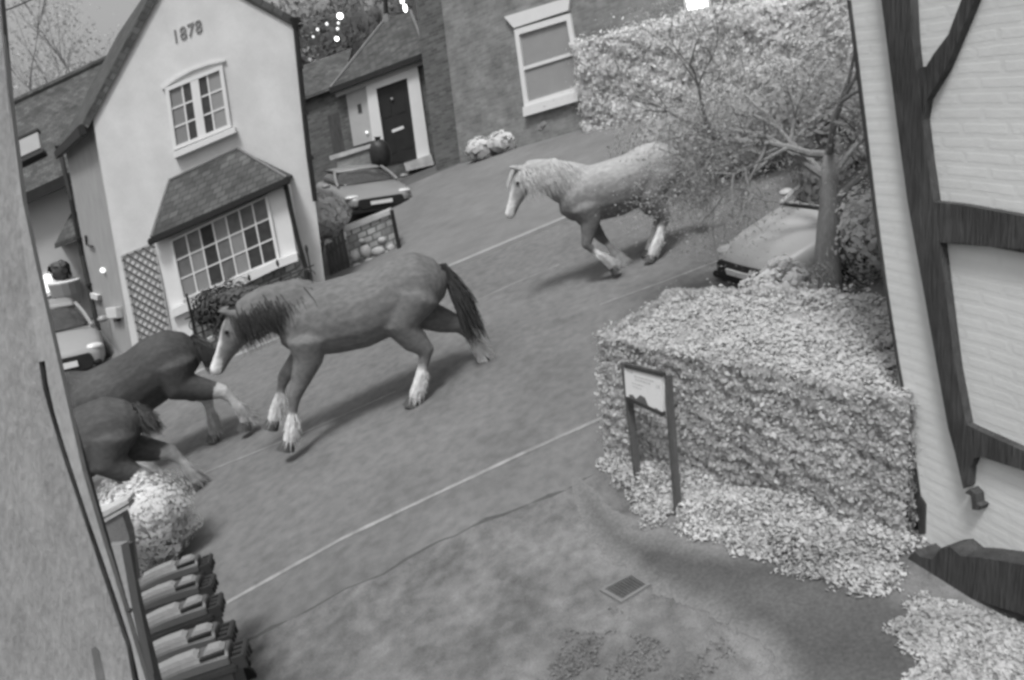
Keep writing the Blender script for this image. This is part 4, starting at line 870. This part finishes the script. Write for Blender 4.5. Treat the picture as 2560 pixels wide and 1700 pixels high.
# ------------------------------------------------------------------ parked cars
def make_car(label, paint, seed, plate='number_plate'):
    t = thing('parked_car', label, 'car', (0, 0, 0))
    # stations along x (front at +2.0): half width, sill z, belt z, crown z
    st = [(2.03, .50, .30, .48, .52), (1.98, .70, .22, .60, .66), (1.80, .80, .20, .70, .78), (1.45, .86, .20, .78, .88), (1.0, .88, .20, .84, .97), (.7, .885, .2, .88, 1.0), (0, .89, .2, .90, 1.0), (-.9, .89, .2, .93, 1.0), (-1.6, .86, .22, .95, 1.02), (-1.92, .78, .28, .90, .98), (-2.02, .62, .36, .72, .80)]
    rings = []
    for x, hw, z0, zb, zc in st:
        rings.append([np.array([x, y, z]) for y, z in ((-hw * .92, z0), (-hw, (z0 + zb) * .5), (-hw * .97, zb), (-hw * .80, zc - .02), (-hw * .4, zc + .008), (0, zc + .015), (hw * .4, zc + .008), (hw * .80, zc - .02), (hw * .97, zb), (hw, (z0 + zb) * .5), (hw * .92, z0), (0, z0 - .02))])
    mb = MB(); mb.loft(rings); b = mb.build('body', M[paint], t, local=True, smooth=True)
    sd = b.modifiers.new('s', 'SUBSURF'); sd.levels = 2; sd.render_levels = 2
    gs = [(.98, .70, .97, .985), (.55, .72, .97, 1.22), (.12, .70, .97, 1.41), (-.6, .69, .97, 1.44), (-1.25, .66, .97, 1.38), (-1.75, .62, .98, 1.05)]
    rings = [[np.array([x, y, z]) for y, z in ((-hw - .09, z0 - .03), (-hw, (z0 + z1) / 2), (-hw * .82, z1), (0, z1 + .02), (hw * .82, z1), (hw, (z0 + z1) / 2), (hw + .09, z0 - .03))] for x, hw, z0, z1 in gs]
    mb = MB(); mb.loft(rings); c = mb.build('windows', M['glass'], t, local=True, smooth=True); sd = c.modifiers.new('s', 'SUBSURF'); sd.levels = 2; sd.render_levels = 2
    mb = MB(); rings = [[np.array([x, y * f, z]) for y, z in ((-.62, zc - .05), (-.5, zc - .005), (0, zc + .02), (.5, zc - .005), (.62, zc - .05), (0, zc - .07))] for x, zc, f in ((.20, 1.40, .96), (0, 1.445, 1.), (-.6, 1.465, 1.), (-1.2, 1.42, .97), (-1.35, 1.36, .93))]
    mb.loft(rings); mb.build('roof', M[paint], t, local=True, smooth=True)
    for s in (-1, 1):
        mb = MB(); mb.tube([(1.0, s * .74, .97), (.6, s * .69, 1.20), (.16, s * .60, 1.40)], .035, 6); mb.build('pillar', M[paint], t, local=True)
        mb = MB(); mb.ball((.78, s * .98, 1.02), (.08, .11, .075)); mb.build('mirror', M[paint], t, local=True, smooth=True)
        mb = MB(); mb.ball((1.84, s * .62, .66), (.12, .19, .075)); mb.build('headlight', M['lamp'], t, local=True, smooth=True)
        mb = MB(); mb.ball((1.965, s * .58, .36), (.05, .12, .07)); mb.build('fog_lamp_recess', M['trim'], t, local=True, smooth=True)
        for x in (1.25, -1.25):
            mb = MB(); mb.tube([(x, s * .70, .31), (x, s * .72, .31), (x, s * .89, .31), (x, s * .905, .31)], [.27, .31, .31, .28], 20); wh = mb.build('wheel', M['tyre'], t, local=True)
            mb = MB(); mb.tube([(x, s * .88, .31), (x, s * .915, .31)], [.20, .19], 14); rm = mb.build('rim', M['rim'], wh, local=True)
    mb = MB(); mb.loft([[np.array([x, y, z]) for y, z in ((-.48, .27), (.48, .27), (.56, .40), (.52, .585), (-.52, .585), (-.56, .40))] for x in (1.88, 2.055)]); mb.build('grille', M['trim'], t, local=True, bevel=.02)
    mb = MB(); mb.box((1.92, -.78, .15), (.12, 0, 0), (0, 1.56, 0), (0, 0, .13)); mb.build('bumper_lip', M['trim'], t, local=True, bevel=.02)
    mb = MB(); mb.box((2.05, -.26, .38), (.03, 0, 0), (0, .52, 0), (0, 0, .112)); p_ = mb.build('number_plate', M['plate'], t, local=True)
    mb = MB(); r = np.random.default_rng(seed)
    mb.box((1.0, -.66, .985), (.05, 0, 0), (0, 1.32, 0), (0, 0, .02)); mb.build('wiper_cowl', M['trim'], t, local=True)
    return t
carA = make_car('silver car parked nose out beside the cottage at the far left', 'car_silver', 1)
nV = unit(np.array([*(-V_[:2]), 0]) * 1.0); nV = unit(-V_ )
bA = G(172, 968); put(carA, bA - nV * 2.0, nV, 1.0)
carB = make_car('grey car parked nose out in front of the brick porch', 'car_grey', 2)
fB = unit(np.cross(UX, GN)); fB = fB if fB[1] < 0 else -fB
fB = unit(fB + UX * .30); bB = G(955, 536); put(carB, bB - fB * 2.0, fB, 1.05); carB.scale.z *= .72
carC = make_car('pale car parked facing downhill behind the near hedge and bare tree', 'car_pale', 3)
fC = unit(-UX - UY * .16); bC = G(1882, 724); put(carC, bC - fC * 1.85, fC, .76); carC.scale.z *= .70; carC.scale.x *= 1.25

# ------------------------------------------------------------------ wheeled bins
def make_bin(label, lidM):
    t = thing('wheelie_bin', label, 'bin', (0, 0, 0), 'row of bins by the boarding')
    # local: x from front (0) to hinge (+), y across, z up ; lid top about .95
    L, Wd, Ht = .66, .235, .92
    mb = MB(); q = lambda z, f, b, w_: [np.array([f, -w_, z]), np.array([b, -w_, z]), np.array([b, w_, z]), np.array([f, w_, z])]
    mb.loft([q(.04, .10, .52, Wd * .38), q(Ht * .55, .05, .57, Wd * .43), q(Ht - .06, .02, .61, Wd * .465), q(Ht, .0, .63, Wd * .49)]); mb.build('tub', M['bin'], t, local=True, bevel=.012)
    mb = MB(); mb.loft([q(Ht - .05, -.015, .645, Wd * .5), q(Ht - .002, -.015, .645, Wd * .5)]); mb.build('rim', M['bin'], t, local=True, bevel=.008)
    mb = MB()
    n = 9; rings = []
    for i in range(n):                             # domed lid
        k = i / (n - 1); x = -.03 + k * (L - .02); zc = Ht + .035 + .03 * math.sin(math.pi * (k * .8 + .1)) * (1 if k > .08 else .5) + .03 * k
        w_ = Wd * .5 * (.72 if i in (0,) else .90); rings.append([np.array([x, -w_, Ht + .002]), np.array([x, -w_ * .94, zc - .02]), np.array([x, -w_ * .6, zc]), np.array([x, w_ * .6, zc]), np.array([x, w_ * .94, zc - .02]), np.array([x, w_, Ht + .002])])
    mb.loft(rings); lid = mb.build('lid', M[lidM], t, local=True, bevel=.006)
    zf = lambda x: Ht + .035 + .03 * math.sin(math.pi * ((x + .03) / (L - .02) * .8 + .1)) + .03 * (x + .03) / (L - .02)
    for x0, x1 in ((.06, .40), (.44, .585)):
        mb = MB(); mb.loft([[np.array([x, -Wd * .25, zf(x) - .01]), np.array([x, Wd * .17, zf(x) - .01]), np.array([x, Wd * .13, zf(x) + dz]), np.array([x, -Wd * .21, zf(x) + dz])] for x, dz in ((x0, .004), (x0 + .03, .024), (lerp(x0, x1, .5), .026), (x1 - .03, .026), (x1, .008))]); mb.build('raised_panel', M['panel'], lid, local=True)
    mb = MB(); mb.box((.42, -Wd * .40, zf(.5) - .012), (.17, 0, .006), (0, Wd * .12, 0), (0, 0, .018)); mb.build('slot', M['trim'], lid, local=True)
    mb = MB(); mb.box((-.045, -Wd * .38, Ht + .015), (.10, 0, .02), (0, Wd * .34, 0), (0, 0, .018)); mb.build('lift_tab', M['panel'], lid, local=True, bevel=.006)
    mb = MB(); mb.tube([(.70, -Wd * .42, Ht + .02), (.70, Wd * .42, Ht + .02)], .02, 8)
    for s in (-1, -.3, .3, 1): mb.box((.62, s * Wd * .38 - .012, Ht - .05), (.09, 0, 0), (0, .024, 0), (0, 0, .085))
    mb.build('handle', M['bin'], t, local=True)
    for s in (-1, 1):
        mb = MB(); mb.tube([(.60, s * Wd * .34, .10), (.60, s * Wd * .47, .10)], .10, 14); mb.build('wheel', M['tyre'], t, local=True)
    return t
bin_px = [((425, 1684), (653, 1577), 'nearest black wheelie bin of the row, closest to the bottom edge', 'lid'), ((399, 1633), (617, 1533), 'wheelie bin second from the bottom edge in the row by the boarding', 'lid'), ((387, 1562), (588, 1462), 'wheelie bin in the exact middle of the row of five', 'lid'), ((384, 1500), (566, 1418), 'wheelie bin with a dull low lid, fourth from the bottom edge', 'lid_dull'), ((392, 1448), (560, 1366), 'farthest wheelie bin of the row, beside the pale shrub', 'lid')]
LH = .94
for i, (a_, b_, lab, lm) in enumerate(bin_px):
    pl_ = lambda px: EYE + ray(*px) * ((LH - GN @ EYE * 0 - (GN @ EYE) / 1.0 + 0) if False else (GN @ (np.array([0, 0, LH]) - EYE)) / (GN @ ray(*px)))
    A, B = pl_(a_), pl_(b_); o = make_bin(lab, lm); f_ = unit(B - A); s_ = np.linalg.norm(B - A) / .70
    u_ = unit(Z - f_ * f_[2]); l_ = np.cross(u_, f_)
    base = A - Z * LH * 1.0; sz = LH / .95
    o.matrix_world = Matrix([[f_[k] * s_, l_[k] * s_, Z[k] * sz, base[k]] for k in range(3)] + [[0, 0, 0, 1]])

# ------------------------------------------------------------------ hedges, trees, shrubs
def gh(px, py, h=0): q = G(px, py); return q
def EL(px, py, h):                                 # point h above the slope seen at a pixel
    d = ray(px, py); t = (GN @ (np.array([0, 0, h]) - EYE)) / (GN @ d); return EYE + d * t
nhh = [1.04, .86, .9, 1.04]
nh = [EL(px, py, hh) - Z * hh for (px, py), hh in zip([(1492, 838), (2275, 1000), (2225, 712), (1668, 722)], nhh)]
hedge('near_hedge', 'broad ivy covered hedge behind the notice board against the timbered house', nh, nhh, 190000, .014, M['leaf_hedge'], 3, rnd=.32, lump=.045)
b0_, b1_ = G(1417, 346), G(2190, 205); bn = unit(np.cross(b1_ - b0_, Z)); bn = bn if bn[1] > 0 else -bn
bk = [b0_, b1_, b1_ + bn * 2.0 + Z * KY * 2.0, b0_ + bn * 2.0 + Z * KY * 2.0]
hedge('clipped_hedge', 'tall clipped hedge in front of the brick house', bk, [2.2, 1.55, 1.7, 2.3], 170000, .034, M['leaf_back'], 5, rnd=1.0, lump=.09)
# ivy and grass at the near hedge's foot
def cover(name, label_kind, poly, n, size, mat, seed, hmax=.12, soft=.12, bald=-9):
    P2 = np.array([G(*q)[:2] for q in poly]); r = np.random.default_rng(seed); lo, hi = P2.min(0) - .1, P2.max(0) + .1
    A = lo + (hi - lo) * r.random((n * 3, 2)); sd = poly_sd(A, P2) + .06 * vn2(A, 7, seed) + .035 * vn2(A, 22, seed + 1)
    A = A[(sd > 0) & (r.random(len(A)) < np.clip(sd / soft, .02, 1)) & (vn2(A, 5, seed + 3) > bald)][:n]; sd = poly_sd(A, P2)
    hh = np.clip(sd / .2, .15, 1) * hmax * (.55 + .45 * vn2(A, 6, seed + 4))
    P = np.stack([A[:, 0], A[:, 1], GZ(A[:, 0], A[:, 1]) + .022 + np.abs(hh) * r.random(len(A))], 1)
    nz = vn2(A, 4, seed + 8); sh = .55 + .2 * nz + .15 * vn2(A, 18, seed + 9)
    return tag(leaf_mesh(name, P, np.tile(Z, (len(P), 1)), size, mat, org=P[0], seed=seed, shade=sh, jit=.55), kind=label_kind)
cover('ground_ivy', 'stuff', [(1495, 1175), (1520, 1110), (1640, 1150), (1900, 1200), (2280, 1270), (2300, 1330), (2310, 1400), (2240, 1480), (2200, 1500), (2060, 1490), (1960, 1440), (1880, 1405), (1780, 1372), (1690, 1352), (1620, 1310), (1560, 1270)], 80000, .014, M['leaf_ivy'], 8, .15, soft=.34, bald=-1.0)
cover('ground_cover', 'stuff', [(2300, 1480), (2600, 1560), (2700, 1800), (2300, 1800), (2240, 1720), (2290, 1650), (2210, 1590), (2230, 1520)], 40000, .012, M['leaf_ivy'], 9, .05, soft=.25, bald=-1.0)
cover('grass', 'stuff', [(1500, 1480), (1660, 1500), (1760, 1545), (1860, 1590), (1930, 1640), (1960, 1720), (1900, 1790), (1100, 1790), (1200, 1640), (1400, 1560)], 9000, .009, M['leaf_moss'], 10, .012, soft=.5, bald=.1)
t0 = G(2062, 742)
tree('bare_tree', 'bare twiggy tree with a thick trunk behind the near hedge', t0, np.array([.10, .0, 1]), 1.35, .135, 3, 23, M['bark'], M['leaf_mid'], 30000, .012, .15, droop=.02, spread=.8, nsub=(4, 6))
# scrub in front of the clipped hedge, under the tree
for k, (x, y, rx, ry_, rz, n_, mt, lab) in enumerate([(1745, 470, 1.2, .6, .75, 3800, 'leaf_mid', 'grey twiggy scrub under the tree beside the pale horse'), (1950, 420, 1.3, .7, .9, 4200, 'leaf_mid', 'tall grey scrub between the tree and the clipped hedge'), (2120, 430, .9, .6, 1.2, 3000, 'leaf_mid', 'dense scrub behind the tree trunk by the timbered house'), (2080, 600, .36, .22, .85, 4200, 'leaf_mid', 'thin scrub between the bare tree and the parked car'), (2175, 700, .42, .35, .55, 1800, 'leaf_pale', 'pale leafy bush right of the tree trunk'), (1965, 690, .42, .16, .62, 3600, 'leaf_pale', 'low pale hedge top in front of the pale parked car')]):
    b0 = G(x, y) if k != 5 else EL(1965, 655, .62) - Z * .62; bush('scrub_bush' if k < 4 else 'pale_bush', lab, 'bush', b0, b0 + Z * rz * (.75 if k != 5 else .5), (rx, ry_, rz * (1 if k != 5 else .5)), n_ * 2, .035 if k < 4 else .026, M[mt], 60 + k, lump=.3, shell=.9, stems=9)
# shrubs round the cottage
b0 = G(800, 632); bush('drive_shrub', 'large pale shrub between the cottage and the driveway', 'shrub', b0, FP.p(800, 545, -.6), (.52, .4, .46), 7000, .04, M['leaf_pale'], 70, lump=.25)
b0 = G(560, 905); bush('bay_shrub', 'dark rounded shrub in front of the bay window wall', 'shrub', b0, RW.p(585, 768, .25), (.66, .26, .42), 7000, .035, M['leaf_dark'], 71, lump=.2)
b0 = G(395, 1420); bush('pale_shrub', 'pale bushy shrub beside the stone gate pier and the bins', 'shrub', b0, b0 + Z * .50 - UX * .02, (.46, .34, .46), 14000, .022, M['leaf_pale'], 72, lump=.25, stems=7)
# trees beyond the houses
tb2 = G(300, 640)
for k, (x, y, L_, sd_) in enumerate([(150, 620, 5.2, 31), (255, 640, 6.0, 32), (60, 640, 4.0, 33)]):
    b0 = G(x, y); d0 = EYE + unit(b0 - EYE) * 34; b0 = np.array([d0[0], d0[1], 0.0]); b0[2] = max(GZ(b0[0], b0[1]), -6)
    tree('bare_tree', ['bare tree with a wide twiggy crown beyond the terrace roof', 'tall bare tree behind the cottage roof slope', 'smaller bare tree at the far left against the sky'][k], b0, np.array([.05, 0, 1]), L_, .16, 3, sd_, M['bark_far'], M['leaf_far'], 5000, .06, .3, group='bare trees on the skyline')
r_ = np.random.default_rng(77)
for k, (x, y, rr_, dist) in enumerate([(770, 40, 2.6, 38), (830, 70, 2.6, 40), (890, 40, 2.8, 42), (950, -10, 3.2, 45), (820, -30, 3.4, 48), (745, 120, 2.2, 40)]):
    d0 = unit(ray(x, y)); c0 = EYE + d0 * dist; b0 = np.array([c0[0], c0[1], min(GZ(c0[0], c0[1]), c0[2] - rr_)])
    t = thing('far_tree', ['grey misty tree just right of the cottage gable', 'broad misty tree behind the string of lights', 'misty tree left of the porch roof ridge', 'large misty tree behind the flue pipe', 'tallest misty tree between cottage and brick house', 'low misty tree above the side extension'][k], 'tree', b0, 'misty trees between the houses')
    P, d_ = blob_cloud(c0, (rr_, rr_, rr_ * .9), 16000, 80 + k, .22, .5); leaf_mesh('crown', P, d_, .10, M['leaf_far'], t, seed=80 + k, shade=.5 + .1 * vnoise(P, .8, k))
    mb = MB(); mb.tube([b0 - Z * .1, c0], [.2, .08], 8); mb.build('trunk', M['bark_far'], t)

# ------------------------------------------------------------------ notice board in front of the near hedge
sO = G(1590, 1222)
n0, n1 = G(1590, 1222), G(1684, 1290)
NB = Pl(n0, n1 - n0).lean(1553, 912)
sg = thing('notice_board', 'small white notice board on two dark posts in front of the near hedge', 'sign', n0)
nq = lambda x, y, d=0: NB.p(x, y, d)
def post(a_, b_, w_=.034):
    m_ = MB(); m_.bar(nq(*a_), nq(*b_), w_, .05, NB.N); return m_.build('post', M['post_grey'], sg)
post((1554, 908), (1591, 1226)); post((1662, 940), (1688, 1290), .028)
fq_ = [(1560, 915), (1655, 938), (1655, 1036), (1565, 996)]
mb = MB(); mb.slab(NB, fq_, .0, .022); mb.build('panel', M['sign'], sg)
Fp = [nq(x, y, .03) for x, y in fq_]
mb = MB()
for i in (0, 2): mb.bar(Fp[i], Fp[(i + 1) % 4], .028, .03, NB.N)
mb.build('frame', M['timber'], sg)
pb_ = [nq(x, y, .0235) for x, y in fq_]
mb = MB(); r = np.random.default_rng(3)
for row, (y0, x0, x1, h_) in enumerate([(.10, .08, .24, .05), (.20, .28, .78, .04), (.29, .30, .70, .04), (.42, .2, .52, .035), (.52, .22, .46, .03), (.28, .86, .94, .09)]):
    x = x0
    while x < x1:
        wv = r.uniform(.02, .07); mb.prism([bil(pb_, x, y0), bil(pb_, min(x + wv, x1), y0), bil(pb_, min(x + wv, x1), y0 + h_), bil(pb_, x, y0 + h_)], -NB.N * .0015); x += wv + .02
mb.build('faded_print', M['signmark'], sg)
mb = MB()
pts = [(.10, .98), (.10, .84), (.2, .80), (.3, .88), (.42, .72), (.55, .74), (.62, .9), (.72, .97), (.85, .90), (.95, .93), (.96, .98)]
mb.prism([bil(pb_, x, y) for x, y in pts], -NB.N * .0012); mb.build('printed_picture', M['signdark'], sg)

# ------------------------------------------------------------------ lights and wire
def at_dist(px, py, d): return EYE + unit(ray(px, py)) * d
wa, wb = at_dist(700, -60, 27), at_dist(905, 150, 27)
t = thing('string_lights', 'string of small lit bulbs hanging between the cottage and the porch', 'lights', at_dist(842, 97, 27))
bl_ = [(850, 40, .09), (846, 58, .045), (842, 97, .06), (817, 60, .05), (794, 74, .05), (783, 92, .04), (844, 72, .05)]
for x, y, r0_ in bl_:
    mb = MB(); mb.ball(at_dist(x, y, 27), r0_); mb.build('bulb', M['bulb'] if r0_ > .055 else M['bulb_dim'], t)
mb = MB(); mb.tube([at_dist(x, y, 27) for x, y in ((758, 120), (783, 92), (794, 74), (817, 60), (850, 38), (880, -20))], .012, 4); mb.tube([at_dist(x, y, 27) for x, y in ((850, 40), (845, 70), (842, 97))], .012, 4); mb.build('cable', M['black'], t)
t = thing('wall_lantern', 'bright lantern on the brick house wall above the porch roof', 'lantern', at_dist(1010, 20, 19))
mb = MB(); mb.ball(at_dist(1013, 20, 19), (.04, .04, .085)); mb.build('globe', M['bulb'], t); mb = MB(); mb.ball(at_dist(1006, 3, 19), (.04, .04, .05)); mb.build('upper_globe', M['bulb'], t); mb = MB(); mb.tube([at_dist(1006, -10, 19), at_dist(1013, 20, 19), at_dist(1030, 18, 19.4)], .02, 6); mb.build('bracket', M['black'], t)
t = tag((lambda m_: (m_.tube([at_dist(-40, 44, 22), at_dist(0, 31, 22), at_dist(45, 14, 22), at_dist(110, -16, 22)], .016, 5), m_.build('overhead_wire', M['black'], org=at_dist(0, 31, 22)))[1])(MB()), 'thin overhead wire crossing the sky in the top left corner', 'wire')
